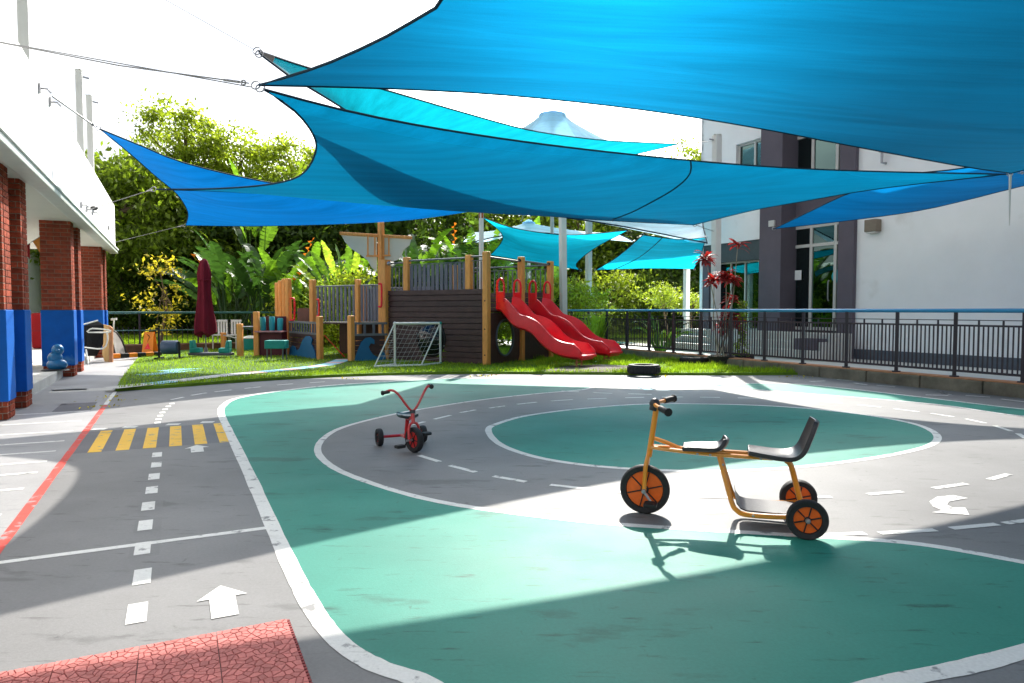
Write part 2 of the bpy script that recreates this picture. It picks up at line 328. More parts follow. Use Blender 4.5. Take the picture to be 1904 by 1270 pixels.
def glassmat():
    m, nt, N, K = newmat('window_glass'); out = N.new('ShaderNodeOutputMaterial'); g = N.new('ShaderNodeBsdfGlossy'); g.inputs['Roughness'].default_value = .02; g.inputs[0].default_value = (.62, .92, .86, 1)
    t = N.new('ShaderNodeBsdfTransparent'); t.inputs[0].default_value = (.62, .72, .70, 1); fr = N.new('ShaderNodeFresnel'); fr.inputs[0].default_value = 1.6; mx = N.new('ShaderNodeMixShader')
    mxx = N.new('ShaderNodeMath'); mxx.operation = 'MAXIMUM'; mxx.inputs[1].default_value = .2; K(fr.outputs[0], mxx.inputs[0]); K(mxx.outputs[0], mx.inputs[0]); K(t.outputs[0], mx.inputs[1]); K(g.outputs[0], mx.inputs[2]); K(mx.outputs[0], out.inputs[0]); return m
mGLASS = glassmat()
def bubblemat():
    m, nt, N, K = newmat('smoked_bubble'); out = N.new('ShaderNodeOutputMaterial'); b = N.new('ShaderNodeBsdfPrincipled'); b.inputs['Base Color'].default_value = (.012, .012, .016, 1); b.inputs['Roughness'].default_value = .12; K(b.outputs[0], out.inputs[0]); return m
mBUB = bubblemat()

# ================================================================== THE SETTING
# ground far out
g = MB(); G0 = []
nx, ny = 40, 40
for j in range(ny + 1):
    for i in range(nx + 1):
        x = -150 + 300 * i / nx; y = -60 + 260 * j / ny; h = 0
        if y > 46: h = min(26, (y - 46) * .12) * (.75 + .25 * math.sin(x * .05 + 1)) 
        G0.append((x, y, -.06 + h))
g.add(G0, [(j * (nx + 1) + i, j * (nx + 1) + i + 1, (j + 1) * (nx + 1) + i + 1, (j + 1) * (nx + 1) + i) for j in range(ny) for i in range(nx)])
structure(g.build('ground', mEARTH, smooth=True))

# the court
lawn_edge = [W(11.72, -.83), gp(330, 720), gp(430, 712.5), gp(530, 706), gp(640, 700.5), gp(760, 697), gp(900, 695.5), gp(1050, 696.5), gp(1200, 697.5), gp(1350, 698), W(9.2, 10.36)]
lawn_edge = smooth_path(lawn_edge, 5)
court_poly = [W(-9, -.86), W(-9, 10.36)] + lawn_edge[::-1]
m = MB(); m.prism([(p[0], p[1], -.25) for p in ccw(court_poly)], (0, 0, .25)); court = structure(m.build('court', mASPH))
m = MB(); m.prism([W(-9, -7, -.25), W(-9, -.86, -.25), W(26, -.86, -.25), W(26, -7, -.25)], (0, 0, .246)); walk = structure(m.build('walkway', mCONC))
for (a, b_, c, d_) in ((10.4, 11.6, -1.75, -1.3), (12.2, 14.2, -1.7, -1.25), (9.7, 10.5, -1.35, -.95), (12.0, 12.4, -1.7, -.9), (15.6, 19.5, -1.6, -1.0)):
    pm = MB(); pm.add([W(a, c, -.0028), W(b_, c, -.0028), W(b_, d_, -.0028), W(a, d_, -.0028)], [(0, 3, 2, 1)]); pm.build('paving_patch', mPALE if a == 12.0 else mDGREY if a == 9.7 else mCONC, walk)

# --- painted markings (children of the court)
def paint(name, mb, mat): return mb.build(name, mat, court)
outer_px = [(1105, 719), (1075, 709), (1000, 704), (900, 703.5), (830, 704), (700, 711), (600, 718), (500, 730), (440, 741), (417, 753), (411, 768), (427, 805), (465, 885), (505, 975), (545, 1063), (585, 1137), (632, 1195), (700, 1238), (790, 1270)]
outer = [gp(*p) for p in outer_px]
e1 = outer[-1]; r1, r2 = gp(1650, 1270), gp(1904, 1212)
outer += [Vector((-.02, 1.94, 0)), Vector((.35, 1.90, 0)), Vector((.80, 2.01, 0)), r1, (r1 + r2) / 2 + Vector((.0, -.01, 0)), r2, Vector((2.25, 2.56, 0)), Vector((2.62, 2.66, 0)), Vector((2.85, 2.70, 0))]
inner = [gp(*p) for p in [(1904, 1046), (1700, 1011), (1500, 997), (1300, 985), (1100, 971), (900, 947), (780, 925), (680, 895), (618, 868), (591, 840), (602, 815), (640, 794), (720, 773), (800, 758), (900, 743), (1000, 732), (1080, 725), (1105, 719)]]
inner = [Vector((2.85, 2.70, 0)), Vector((2.72, 2.92, 0)), Vector((2.58, 3.09, 0))] + inner
OU = smooth_path(outer, 8); IN = smooth_path(inner, 8)
paint('mint_field', flat(ccw([(p[0], p[1]) for p in OU] + [(p[0], p[1]) for p in IN[1:-1]]), .001), mMINT)
paint('white_border_line', ribbon(OU, .08, .0023, jitter=.06), mWHITE)
paint('white_ring_line', ribbon(IN, .06, .0019, jitter=.06), mWHITE)
isl = smooth_path([gp(*p) for p in [(908, 800), (928, 825), (985, 847), (1065, 862), (1160, 871), (1280, 876), (1400, 874), (1520, 865), (1640, 849), (1718, 832), (1743, 817), (1732, 801), (1690, 786), (1600, 770.5), (1480, 758), (1350, 752), (1200, 751.5), (1080, 760), (980, 773), (925, 788)]], 6, True)
paint('mint_island', flat(ccw([(p[0], p[1]) for p in isl]), .001), mMINT)
paint('white_island_line', ribbon(isl, .065, .0019, True, jitter=.06), mWHITE)
slo = smooth_path([gp(*p) for p in [(1300, 716), (1400, 724), (1500, 732), (1600, 739.5), (1750, 753), (1904, 774)]] + [W(4.0, 9.2)], 6)
sup = smooth_path([gp(*p) for p in [(1300, 716), (1390, 713), (1480, 714.5), (1550, 720), (1725, 740), (1904, 761)]] + [W(4.1, 9.5)], 6)
paint('mint_strip', flat(ccw([(p[0], p[1]) for p in slo] + [(p[0], p[1]) for p in sup[::-1][:-1]]), .001), mMINT)
paint('white_strip_line', ribbon(slo, .055, .0019, jitter=.06), mWHITE); paint('white_strip_line', ribbon(sup, .055, .0021, jitter=.06), mWHITE)
# red edge line, bay lines, stop line
paint('red_edge_line', ribbon([W(s, -.83) for s in np.linspace(1.5, 10.1, 30)], .058, .0021, jitter=.1), mREDP)
paint('white_edge_line', ribbon([W(s, -.83) for s in np.linspace(10.1, 11.7, 8)], .05, .0021, jitter=.1), mWHITE)
for s in (4.3, 4.93, 5.6, 6.12, 6.54, 6.99, 7.5, 8.1, 8.8, 9.6):
    mm = ribbon([W(s, -2.6, 0), W(s + .02, -1.6), W(s, -.95)], .05, -.0018, jitter=.05); mm.build('bay_line', mWHITE, walk)
paint('stop_line', ribbon([W(3.98, o) for o in np.linspace(-.78, .43, 9)], .05, .0016, jitter=.06), mWHITE)
def rect(s, o, ls, lo, rot=0):
    c = W(s, o); a = AD * math.cos(rot) + AN * math.sin(rot); b = AN * math.cos(rot) - AD * math.sin(rot)
    q = [c + a * x * ls / 2 + b * y * lo / 2 for x, y in ((-1, -1), (-1, 1), (1, 1), (1, -1))]
    mm = MB(); mm.add([(p.x, p.y, .0026) for p in q], [(0, 1, 2, 3)]); return mm
for i in range(9): paint('lane_dash', rect(3.07 + .418 * i, -.17 + random.uniform(-.01, .01), .2, .072), mWHITE)
for i in range(7): paint('lane_dash', rect(8.25 + .27 * i, -.20 + .03 * i * i * .12, .12, .06), mWHITE)
for i in range(2, 7):
    mm = rect(3.07 + .418 * i, -.165, .27, .135); mm.v = [(a, b, .0009) for a, b, c in mm.v]; paint('dark_patch', mm, mPATCH)
# zebra
for i in range(12): 
    mm = MB(); o0 = -.80 + i * .103; mm.add([W(6.76, o0, .0012), W(6.76, o0 + .103, .0012), W(7.93, o0 + .103, .0012), W(7.93, o0, .0012)], [(0, 1, 2, 3)])
    paint('crossing_stripe', mm, mDGREY if i % 2 == 0 else mYEL)
for k, o in enumerate((-.72, -.45, -.05, .28)):
    mm = rect(8.06, o, .1, .13, .3); paint('give_way_mark', mm, mWHITE)
def arrow(s, o, k=1.0, flip=1):
    pts = [(-.17, -.05), (-.17, .05), (.03, .05), (.03, .098), (.17, 0), (.03, -.098), (.03, -.05)]
    mm = MB(); mm.add([W(s + x * k * flip, o + y * k, .0030) for x, y in pts], [tuple(range(7))]); return mm
paint('straight_arrow', arrow(3.05, .15), mWHITE); paint('straight_arrow', arrow(6.55, .14, 1.0), mWHITE)
cs = [(905, 1005), (960, 970), (1080, 958), (1190, 980), (1130, 990), (1050, 1005), (1035, 1030), (1080, 1050), (1170, 1048), (1200, 1105), (920, 1085), (1000, 1070), (930, 1040)]
paint('curved_arrow', flat(ccw([tuple(gp(1500 + x / 3.968, 680 + y / 3.968)[:2]) for x, y in cs]), .0032), mWHITE)
def dashes(px, ln=.42, wd=.05):
    pts = [gp(*p) for p in px]
    for i, p in enumerate(pts):
        t = pts[min(i + 1, len(pts) - 1)] - pts[max(i - 1, 0)]; t.normalize(); l = ln * random.uniform(.9, 1.1) / 2
        paint('lane_dash', ribbon([p - t * l, p + t * l], wd, .0027), mWHITE)
dashes([(798, 853), (860, 872), (947, 891), (1060, 906), (1190, 918), (1340, 925), (1505, 925), (1646, 917), (1767, 904), (1858, 887), (1925, 862), (1915, 830), (1900, 811), (1865, 797), (1814, 783), (1752, 772), (1685, 763), (1616, 755), (1545, 748), (1470, 743)], .3)
dashes([(775, 788), (823, 776), (870, 765), (925, 757), (980, 750), (1045, 744.5), (1110, 741.5), (1180, 739.5), (1250, 738.5), (1320, 739), (1395, 740.5)], .3)
dashes([(1560, 994), (1688, 989), (1812, 979), (1903, 969), (1990, 955)], .32)
dashes([(1520, 709), (1572, 707), (1600, 714), (1647, 718)], .3); dashes([(1742, 735), (1818, 737), (1885, 745)], .3); dashes([(1755, 731), (1757, 731.5)], .3)
dashes([(330, 741), (370, 733), (415, 727), (470, 721), (530, 715), (590, 711)], .28)
dashes([(1060, 728), (1120, 731), (1190, 733)], .3)
for (u, v, mt) in ((1205, 722, mLBLUE), (1228, 723.5, mWHITE), (1180, 720, mLBLUE), (1000, 700, mPINKP), (925, 699, mPINKP)):
    c = gp(u, v); mm = MB(); mm.add([(c.x + a, c.y + b, .0016) for a, b in ((-.1, -.25), (.1, -.25), (.04, .2), (-.16, .2))], [(0, 1, 2, 3)]); paint('faded_mark', mm, mt)

# lawn, right sunny part and left turf
LZ = .045
lawn_poly = lawn_edge[:] + [W(20.5, 10.3), W(23.0, 3), W(22.6, -.86), W(18, -.86), W(14, -.86)]
m = MB(); m.prism([(p[0], p[1], -.2) for p in ccw(lawn_poly)], (0, 0, .2 + LZ)); lawn = structure(m.build('lawn', mLAWN))
def lawnsheet(name, pts, z, mat, k=0): 
    mm = flat(ccw([(p[0], p[1]) for p in pts]), LZ + z); return mm.build(name, mat, lawn)
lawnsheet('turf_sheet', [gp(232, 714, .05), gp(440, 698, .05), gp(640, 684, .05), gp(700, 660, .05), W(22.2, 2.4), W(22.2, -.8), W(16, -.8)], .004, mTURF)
path_c = smooth_path([gp(205, 722, .05), gp(300, 712, .05), gp(420, 698, .05), gp(530, 688, .05), gp(610, 678, .05), gp(640, 668, .05)], 5)
for i in range(0, len(path_c) - 1):
    ribbon(path_c[i:i + 2], .36, LZ + .012).build('path_slab', mPALE if i % 9 not in (4, 5) and i < 12 else (mLBLUE if i % 3 else mPINKP), lawn)
for px in ([(252, 697), (300, 693), (345, 690), (375, 688), (330, 694), (270, 699)], [(292, 690), (330, 686), (385, 685), (350, 688), (320, 692)]):
    lawnsheet('painted_fish', [gp(a, b, .05) for a, b in px], .012, mLBLUE)
lawnsheet('rubber_landing', [gp(1000, 690, .05), gp(1060, 680, .05), gp(1120, 678, .05), gp(1215, 682, .05), gp(1195, 689, .05), gp(1120, 692, .05)], .008, M('slide_landing', (.16, .13, .12), .9, .2, var=.2, scale=4))
lawnsheet('soil_strip', [W(9.3, 10.28), W(20, 10.28), W(20, 10.0), W(14.0, 10.05), W(11, 10.15)], .006, M('bare_soil', (.17, .10, .055), .95, .1, var=.35, scale=5, bump=.5))
# far yard beyond the right fence
m = MB(); m.prism([W(-9, 10.6, -.3), W(-9, 15.6, -.3), W(27, 15.6, -.3), W(27, 10.6, -.3)], (0, 0, .27)); structure(m.build('passage_paving', mPALE))
m = MB(); m.add([W(21, 12.0, -.02), W(21, 15.4, -.02), W(25.5, 15.4, -.02), W(25.5, 12.0, -.02)], [(0, 1, 2, 3)]); structure(m.build('splash_pool', mPOOL))
# ================================================================== SHADE SAILS
def resample(pts, n, k=12):
    p = smooth_path(pts, k); d = [0]
    for a, b in zip(p, p[1:]): d.append(d[-1] + (b - a).length)
    out = []; j = 0
    for i in range(n + 1):
        t = d[-1] * i / n
        while j < len(d) - 2 and d[j + 1] < t: j += 1
        u = (t - d[j]) / max(d[j + 1] - d[j], 1e-9); out.append(p[j].lerp(p[j + 1], min(1, max(0, u))))
    return out
def sail(name, label, e0, e1, f0, f1, mat, sag=.0, n=26, seams=(), cat='shade sail', tips=True, hem=.011, group='blue shade sails over the court'):
    """e0: corner a->b, e1: corner d->c (opposite), f0: a->d, f1: b->c.  Coons patch + belly."""
    A0, A1, B0, B1 = resample(e0, n), resample(e1, n), resample(f0, n), resample(f1, n)
    P = {}
    for i in range(n + 1):
        for j in range(n + 1):
            u, v = i / n, j / n
            p = A0[i] * (1 - v) + A1[i] * v + B0[j] * (1 - u) + B1[j] * u - (A0[0] * (1 - u) * (1 - v) + A0[n] * u * (1 - v) + A1[0] * (1 - u) * v + A1[n] * u * v)
            P[i, j] = p - Vector((0, 0, sag * 16 * u * (1 - u) * v * (1 - v)))
    t = thing(name, label, cat, (A0[0] + A1[n]) / 2 * 1.0, group)
    m = MB(); m.add([P[i, j] for i in range(n + 1) for j in range(n + 1)], [(i * (n + 1) + j, (i + 1) * (n + 1) + j, (i + 1) * (n + 1) + j + 1, i * (n + 1) + j + 1) for i in range(n) for j in range(n)])
    o = m.build('canopy', mat, t, smooth=True)
    loop = A0 + B1[1:] + A1[::-1][1:] + B0[::-1][1:-1]
    h = MB(); h.tube(loop, hem, 6, closed=True); h.build('hem', mHEM, t, smooth=True)
    for (i0, j0, i1, j1) in seams:
        q = []
        for k in range(n + 1):
            x = i0 + (i1 - i0) * k / n; y = j0 + (j1 - j0) * k / n; a, b = min(int(x), n - 1), min(int(y), n - 1); fx, fy = x - a, y - b
            q.append(P[a, b] * (1 - fx) * (1 - fy) + P[a + 1, b] * fx * (1 - fy) + P[a, b + 1] * (1 - fx) * fy + P[a + 1, b + 1] * fx * fy - Vector((0, 0, .006)))
        s_ = MB(); s_.tube(q, .011, 5); s_.build('seam', mHEM, t, smooth=True)
    if tips:
        for c, nb in ((A0[0], P[2, 2]), (A0[n], P[n - 2, 2]), (A1[0], P[2, n - 2]), (A1[n], P[n - 2, n - 2])):
            d = (c - nb).normalized(); r_ = MB(); k = c + d * .03
            r_.tube([k + Vector((.035 * math.cos(a), .01 * math.sin(a), .035 * math.sin(a))) for a in np.linspace(0, 2 * math.pi, 12, endpoint=False)], .006, 5, closed=True)
            r_.build('corner_ring', mSTEEL, t, smooth=True)
    return t, P
def L3(*q): return [at(*p) if len(p) == 3 and p[0] > 60 else Vector(p) for p in q]
V = Vector
a1 = at(482, 158, 5.55); a2 = at(1880, 322, 10.2)
A_far = [a1] + L3((720, 164, 5.85), (950, 177, 6.3), (1190, 203, 6.8), (1400, 236, 7.35), (1600, 274, 8.05), (1790, 309, 9.2)) + [a2]
A_left = [a1] + L3((590, 125, 5.05), (700, 77, 4.55), (760, 42, 4.25), (820, 0, 3.9)) + [V((.75, 1.6, 3.4)), V((1.6, -.6, 4.15)), V((2.3, -2.6, 4.9))]
A_right = [a2, V((7.7, 8.3, 3.3)), V((8.4, 6.2, 3.5)), V((9.6, 3.6, 4.3)), V((11, .8, 5.4))]
A_near = [V((2.3, -2.6, 4.9)), V((5.0, -1.4, 4.8)), V((8, -.1, 5.0)), V((11, .8, 5.4))]
sail('shade_sail', 'largest dark blue shade sail overhead, filling the top right of the view', A_far, A_near, A_left, A_right, sailA, .55, 30)
b1 = at(490, 166, 5.65); b2 = at(1872, 324, 10.45); b3 = at(1290, 418, 14.0); b4 = at(290, 352, 9.4)
B_near = [b1] + L3((640, 205, 6.2), (800, 237, 6.8), (1000, 267, 7.75), (1200, 290, 8.8), (1400, 308, 9.75), (1600, 318, 10.35)) + [b2]
B_far = [b4] + L3((400, 355, 9.9), (500, 361, 10.4), (700, 375, 11.7), (900, 391, 13.0), (1100, 408, 13.8)) + [b3]
B_left = [b1] + L3((560, 218, 6.1), (588, 275, 7.3), (560, 325, 8.5), (500, 343, 8.9), (400, 351, 9.15)) + [b4]
B_right = [b2] + L3((1640, 350, 10.8), (1500, 373, 11.4), (1400, 391, 12.3)) + [b3]
sail('shade_sail', 'long blue shade sail stretched across the middle, below the overhead sail', B_near, B_far, B_left, B_right, sailB, .26, 30, seams=((15.5, 0, 25.0, 30),))
c1 = at(482, 96, 6.1); c2 = at(1262, 268, 16.4); c3 = at(900, 386, 15.6)
C_top = [c1] + L3((580, 128, 6.9), (720, 168, 8.4), (850, 206, 10.2), (975, 240, 12.2), (1060, 254, 13.6), (1140, 262, 14.8)) + [c2]
C_low = [c1 + V((.02, 0, -.03))] + L3((520, 130, 6.3), (590, 172, 7.0), (650, 210, 7.9), (760, 285, 11.0)) + [c3]
C_end = [c2] + L3((1130, 300, 16.4), (1000, 340, 16.1)) + [c3]
tC, _ = sail('shade_sail', 'bright turquoise shade sail with a grey corner, seen above the middle sail', C_top, C_low, [c1, c1 + V((.01, 0, -.015)), c1 + V((.02, 0, -.03))], C_end, sailC, .05, 26)
m = MB(); q = L3((482, 96, 6.1), (512, 105.5, 6.3), (508, 119, 6.24)); m.prism([p - V((0, .012, .0)) for p in q], V((0, -.006, 0))); m.build('corner_patch', mTIP, tC)
d1 = at(186, 240, 10.2); d2 = at(345, 419, 17.0); d3 = at(896, 389, 16.0)
D_near = [d1] + L3((260, 270, 10.5), (350, 305, 11.1), (510, 341, 12.5), (700, 368, 14.4)) + [d3]
D_left = [d1] + L3((240, 284, 11.0), (290, 328, 12.2), (330, 362, 13.8), (349, 395, 15.4)) + [d2]
D_low = [d2] + L3((500, 420, 16.5), (700, 412, 16.1), (800, 403, 16.0)) + [d3]
sail('shade_sail', 'royal blue triangular shade sail hung from the white building, behind the middle sail', D_near, D_low, D_left, [d3, d3 + V((.01, .01, 0)), d3 + V((.02, .02, 0))], sailD, .16, 26)
e1 = at(1440, 425, 16.4); e2 = V((9.8, 8.6, 3.65)); e3 = V((11.4, 11.0, 3.95))
E_near = [e1] + L3((1500, 396, 14.2), (1590, 355, 12.7), (1710, 322, 11.5), (1825, 308, 10.7)) + [e2]
E_far = [e1 + V((.01, .02, 0))] + L3((1560, 412, 15.2), (1700, 393, 14.0), (1800, 371, 13.3), (1904, 345, 12.7)) + [e3]
sail('shade_sail', 'flat blue shade sail over the passage beside the right building', E_near, E_far, [e1, e1 + V((.005, .01, 0)), e1 + V((.01, .02, 0))], [e2, V((10.4, 9.9, 3.75)), e3], sailE, .06, 22)
# two small far sails and two tent tops behind the play ship
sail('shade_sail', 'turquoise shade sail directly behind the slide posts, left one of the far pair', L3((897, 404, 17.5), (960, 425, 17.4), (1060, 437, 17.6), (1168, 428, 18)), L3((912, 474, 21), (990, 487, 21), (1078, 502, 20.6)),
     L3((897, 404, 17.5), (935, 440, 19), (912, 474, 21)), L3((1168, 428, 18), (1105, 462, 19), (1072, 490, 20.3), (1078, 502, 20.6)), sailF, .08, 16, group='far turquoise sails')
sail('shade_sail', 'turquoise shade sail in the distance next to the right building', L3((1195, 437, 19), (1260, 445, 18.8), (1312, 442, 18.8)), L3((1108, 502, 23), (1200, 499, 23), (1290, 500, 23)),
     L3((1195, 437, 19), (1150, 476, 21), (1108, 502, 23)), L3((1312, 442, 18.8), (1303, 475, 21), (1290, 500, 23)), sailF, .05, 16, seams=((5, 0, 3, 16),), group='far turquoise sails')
def tent(label, apex, corners, ring, mat, capm, n=24):
    t = thing('tent_canopy', label, 'tent canopy', Vector((apex.x, apex.y, min(c.z for c in corners))), 'peaked tent canopies')
    vs = []; fs = []; k = len(corners); per = 8; tot = k * per; rows = 14; rim = []
    for i in range(k):
        a, b = corners[i], corners[(i + 1) % k]
        for j in range(per):
            u = j / per; p = a.lerp(b, u); c = (apex - p); c.z = 0; p = p + c * .13 * 4 * u * (1 - u) * .8 + V((0, 0, .35 * 4 * u * (1 - u))); rim.append(p)
    for r_ in range(rows + 1):
        f = r_ / rows
        for p in rim:
            d = p - apex; dh = V((d.x, d.y, 0)); dl = dh.length; base = dh.normalized() * ring; x = base + (dh - base) * f
            z = apex.z + d.z * (1 - (1 - f) ** 1.9); vs.append(V((apex.x + x.x, apex.y + x.y, z)))
    for r_ in range(rows):
        for i in range(tot): fs.append((r_ * tot + i, r_ * tot + (i + 1) % tot, (r_ + 1) * tot + (i + 1) % tot, (r_ + 1) * tot + i))
    m = MB(); m.add(vs, fs); m.build('canopy', mat, t, smooth=True)
    m = MB(); m.tube([apex + V((ring * math.cos(a), ring * math.sin(a), .02)) for a in np.linspace(0, 2 * math.pi, 16, endpoint=False)], .035, 6, closed=True); m.lathe([(ring, 0), (ring * .96, .05), (ring * .5, .12), (0, .16)], apex + V((0, 0, .0)), n=16); m.build('crown_ring', capm, t, smooth=True)
    m = MB(); m.tube([rim[i] for i in range(tot)], .02, 5, closed=True); m.build('hem', mHEM, t)
    m = MB(); m.tube([apex + V((.1, 0, .12)), apex + V((.05, 0, .32)), apex + V((-.2, 0, .30)), apex + V((-.26, 0, .1))], .012, 5); m.build('lifting_loop', mSTEEL, t)
    m = MB(); m.tube([V((apex.x, apex.y, -.05)), apex + V((0, 0, .05))], .06, 8); m.build('mast', mPOST, t)
tentm = sail_mat('tent_pale_blue', (.50, .76, .95), (.58, .84, 1.0), .62, .16)
tent('large pale blue peaked tent canopy rising behind the middle shade sail', at(1027, 216, 22.5), [at(1315, 452, 18.6), at(1370, 330, 24), at(1060, 330, 29), at(700, 330, 24), at(760, 395, 18.6)], .42, tentm, tentm)
tent('small pale blue tent peak behind the far turquoise sail', at(983, 416, 25), [at(1120, 452, 23), at(1180, 450, 27), at(980, 450, 29), at(860, 450, 27), at(880, 450, 23)], .2, tentm, tentm)
# cables from sail corners to the buildings and posts
def cable(label, pts, r=.006, kink=True, cat='cable'):
    t = thing('steel_cable', label, cat, pts[0], 'steel cables holding the sails')
    m = MB(); m.tube(pts, r, 5); m.build('wire', mCABLE, t, smooth=True)
    if kink:
        a, b = Vector(pts[-2]), Vector(pts[-1]); d = (b - a).normalized(); m = MB(); m.tube([b - d * .24, b - d * .09], .011, 6); m.build('turnbuckle', mSTEEL, t)
        m = MB(); m.tube([b - d * .05 + V((.018 * math.cos(x), 0, .018 * math.sin(x))) for x in np.linspace(0, 6.28, 10, endpoint=False)], .007, 5, closed=True); m.build('shackle', mSTEEL, t)
cable('long cable running from the left edge to the tip of the overhead sail', [W(7.75, -1.42, 3.62), (W(7.75, -1.42, 3.62) + a1) / 2 - V((0, 0, .03)), a1 + (W(7.75, -1.42, 3.62) - a1).normalized() * .1])
cable('thin second cable just under the long one at the upper left', [W(7.6, -1.42, 3.58), b1 + (W(7.75, -1.42, 3.62) - b1).normalized() * .12], kink=False, r=.005)
cable('short cable with turnbuckle from white parapet to royal blue sail tip', [W(10.9, -1.40, 4.0) , d1 + V((-.05, -.05, .03))], r=.012)
cable('cable from white parapet to the low left corner of the middle sail', [W(14.6, -1.44, 2.98), b4 + V((-.06, .02, 0))])
cable('cable from white parapet end to the low corner of the royal blue sail', [W(21.2, -1.44, 3.0), d2 + V((-.05, 0, 0))])
cable('cable from turquoise sail corner to the tall white post', [at(1325, 262, 16.9), c2 + V((.06, 0, 0))], kink=False)
cable('cable from the middle sail to the tall white post', [at(1327, 430, 16.9), b3 + V((.06, .05, 0))], kink=False)
cable('cable from grey tipped turquoise sail up to the roof post', [W(9.9, -1.9, 5.9), c1 + V((-.05, 0, .02))], kink=False, r=.003)
cable('cable from right hand sail corner to a post outside the view', [a2 + V((1.4, -.4, .05)), a2 + V((.1, 0, 0))])
t = thing('hanging_strap', 'pale strap hanging from the right corner where two sails meet', 'strap', a2); m = MB(); p = a2 + V((-.01, 0, -.02)); m.tube([p, p - V((0, 0, .25)), p - V((-.01, 0, .74))], [.02, .016, .006], 6); m.build('strap', mPOST, t)
# posts
def post(label, x, y, z0, z1, wd=.15, hook=None, lean=0):
    t = thing('sail_post', label, 'post', (x, y, z0), 'white posts carrying the sails')
    m = MB(); m.bar((x, y, z0), (x + lean, y, z1), wd); m.build('shaft', mPOST, t, bevel=.01)
    m = MB(); m.box((x + lean, y, z1 + .006), wd * 1.06, wd * 1.06, .012); m.build('cap', mPOST, t)
    m = MB(); m.box((x, y, z0 + .012), wd * 1.9, wd * 1.9, .02); m.build('base_plate', mSTEEL, t)
    if hook is not None:
        c = V((x, y, z1 - .12)); m = MB(); m.bar(c, c + V(hook) * .22, .03); m.build('bracket', mSTEEL, t)
    return t
p = at(1330, 660, 16.9); post('tall white steel post rising behind the red leaved potted plant', p.x, 16.9, .0, 5.42, .17, (-1, -.1, .1), lean=-.03)
p = at(1049, 580, 17.1); post('white steel post just right of the slide posts', p.x, 17.1, -.05, 3.58, .145, lean=-.05)
p = at(1094, 580, 23); post('white steel post further back right of the slides', p.x, 23, -.05, 4.3, .17)
p = at(1276, 580, 24); post('short white post under the far turquoise sail beside the building', p.x, 24, -.05, 2.62, .17)
p = at(895, 580, 16); tp = post('slim white post with a rusty top behind the play ship', p.x, 16.05, 0, 3.5, .09)
m = MB(); m.box((p.x, 16.05, 3.40), .096, .096, .16); m.build('rusty_top', M('rust', (.35, .10, .035), .9, .2, var=.3, scale=20), tp)
for lab, u, Y, h in (('white roof post at the upper left corner, nearest the camera', 52, 9.8, 7.4), ('middle white post above the white parapet', 151, 15.3, 6.42), ('far white post above the white parapet, by the tall tree', 169, 17.1, 6.42)):
    q = at(u, 300, Y); post(lab, q.x, q.y, 3.85, h, .13, (.5, .8, 0))

# ================================================================== LEFT BUILDING
lb = thing('colonnade_building', 'white canopy building on brick and blue painted pillars along the left side', 'building', W(14, -3, 0))
S0, S1 = -6, 21.75
m = MB(); m.sbox(S0, S1, -1.6, -1.45, 2.86, 4.05); m.build('parapet', mWALL, lb, bevel=.01)
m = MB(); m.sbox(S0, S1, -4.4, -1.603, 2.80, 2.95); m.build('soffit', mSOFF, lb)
m = MB(); m.sbox(S1 - .15, S1, -4.4, -1.604, 2.953, 4.05); m.build('end_parapet', mWALL, lb)
m = MB(); m.sbox(S0, S1 + .03, -1.598, -1.40, 2.745, 2.858); gt = m.build('gutter', mGUTT, lb, bevel=.012)
m = MB(); m.sbox(S0, S1 + .035, -1.402, -1.375, 2.83, 2.862); m.build('gutter_lip', mWALL, gt)
for i in range(6):
    m = MB(); m.sbox(3.2 + i * 3.4, 3.215 + i * 3.4, -1.452, -1.4475, 2.87, 4.05); m.build('panel_joint', M('joint_grey%d' % i, (.55, .55, .54), .8), lb)
for s, z in ((14.1, 3.02), (14.9, 3.05), (15.9, 3.12), (11.0, 3.95), (10.2, 3.9), (19.5, 3.2)):
    m = MB(); m.sbox(s - .05, s + .05, -1.449, -1.425, z - .05, z + .05); m.tube([W(s, -1.43, z), W(s, -1.36, z), W(s + .04, -1.33, z - .03)], .012, 6); m.build('eye_bolt', mSTEEL, lb)
m = MB(); m.lathe([(.0, 0), (.04, .0), (.045, .05), (.03, .11), (0, .11)], W(15.6, -1.42, 3.16), AN * .8 - AD * .6, 12); m.build('camera_dome', mBLACK, lb, smooth=True)
# platform and steps, white wall added to catch sun as the bright outside
m = MB(); m.sbox(11.0, 24, -5.49, -1.86, -.05, .15); st = m.build('platform', mPALE, lb, bevel=.015)
m = MB(); m.sbox(12.3, 24, -5.49, -2.6, .151, .30); m.build('step', mPALE, st, bevel=.015)
m = MB(); m.sbox(12, 48, -5.7, -5.5, -.1, 4.2); m.build('sun_catch_wall', mWALL, lb)
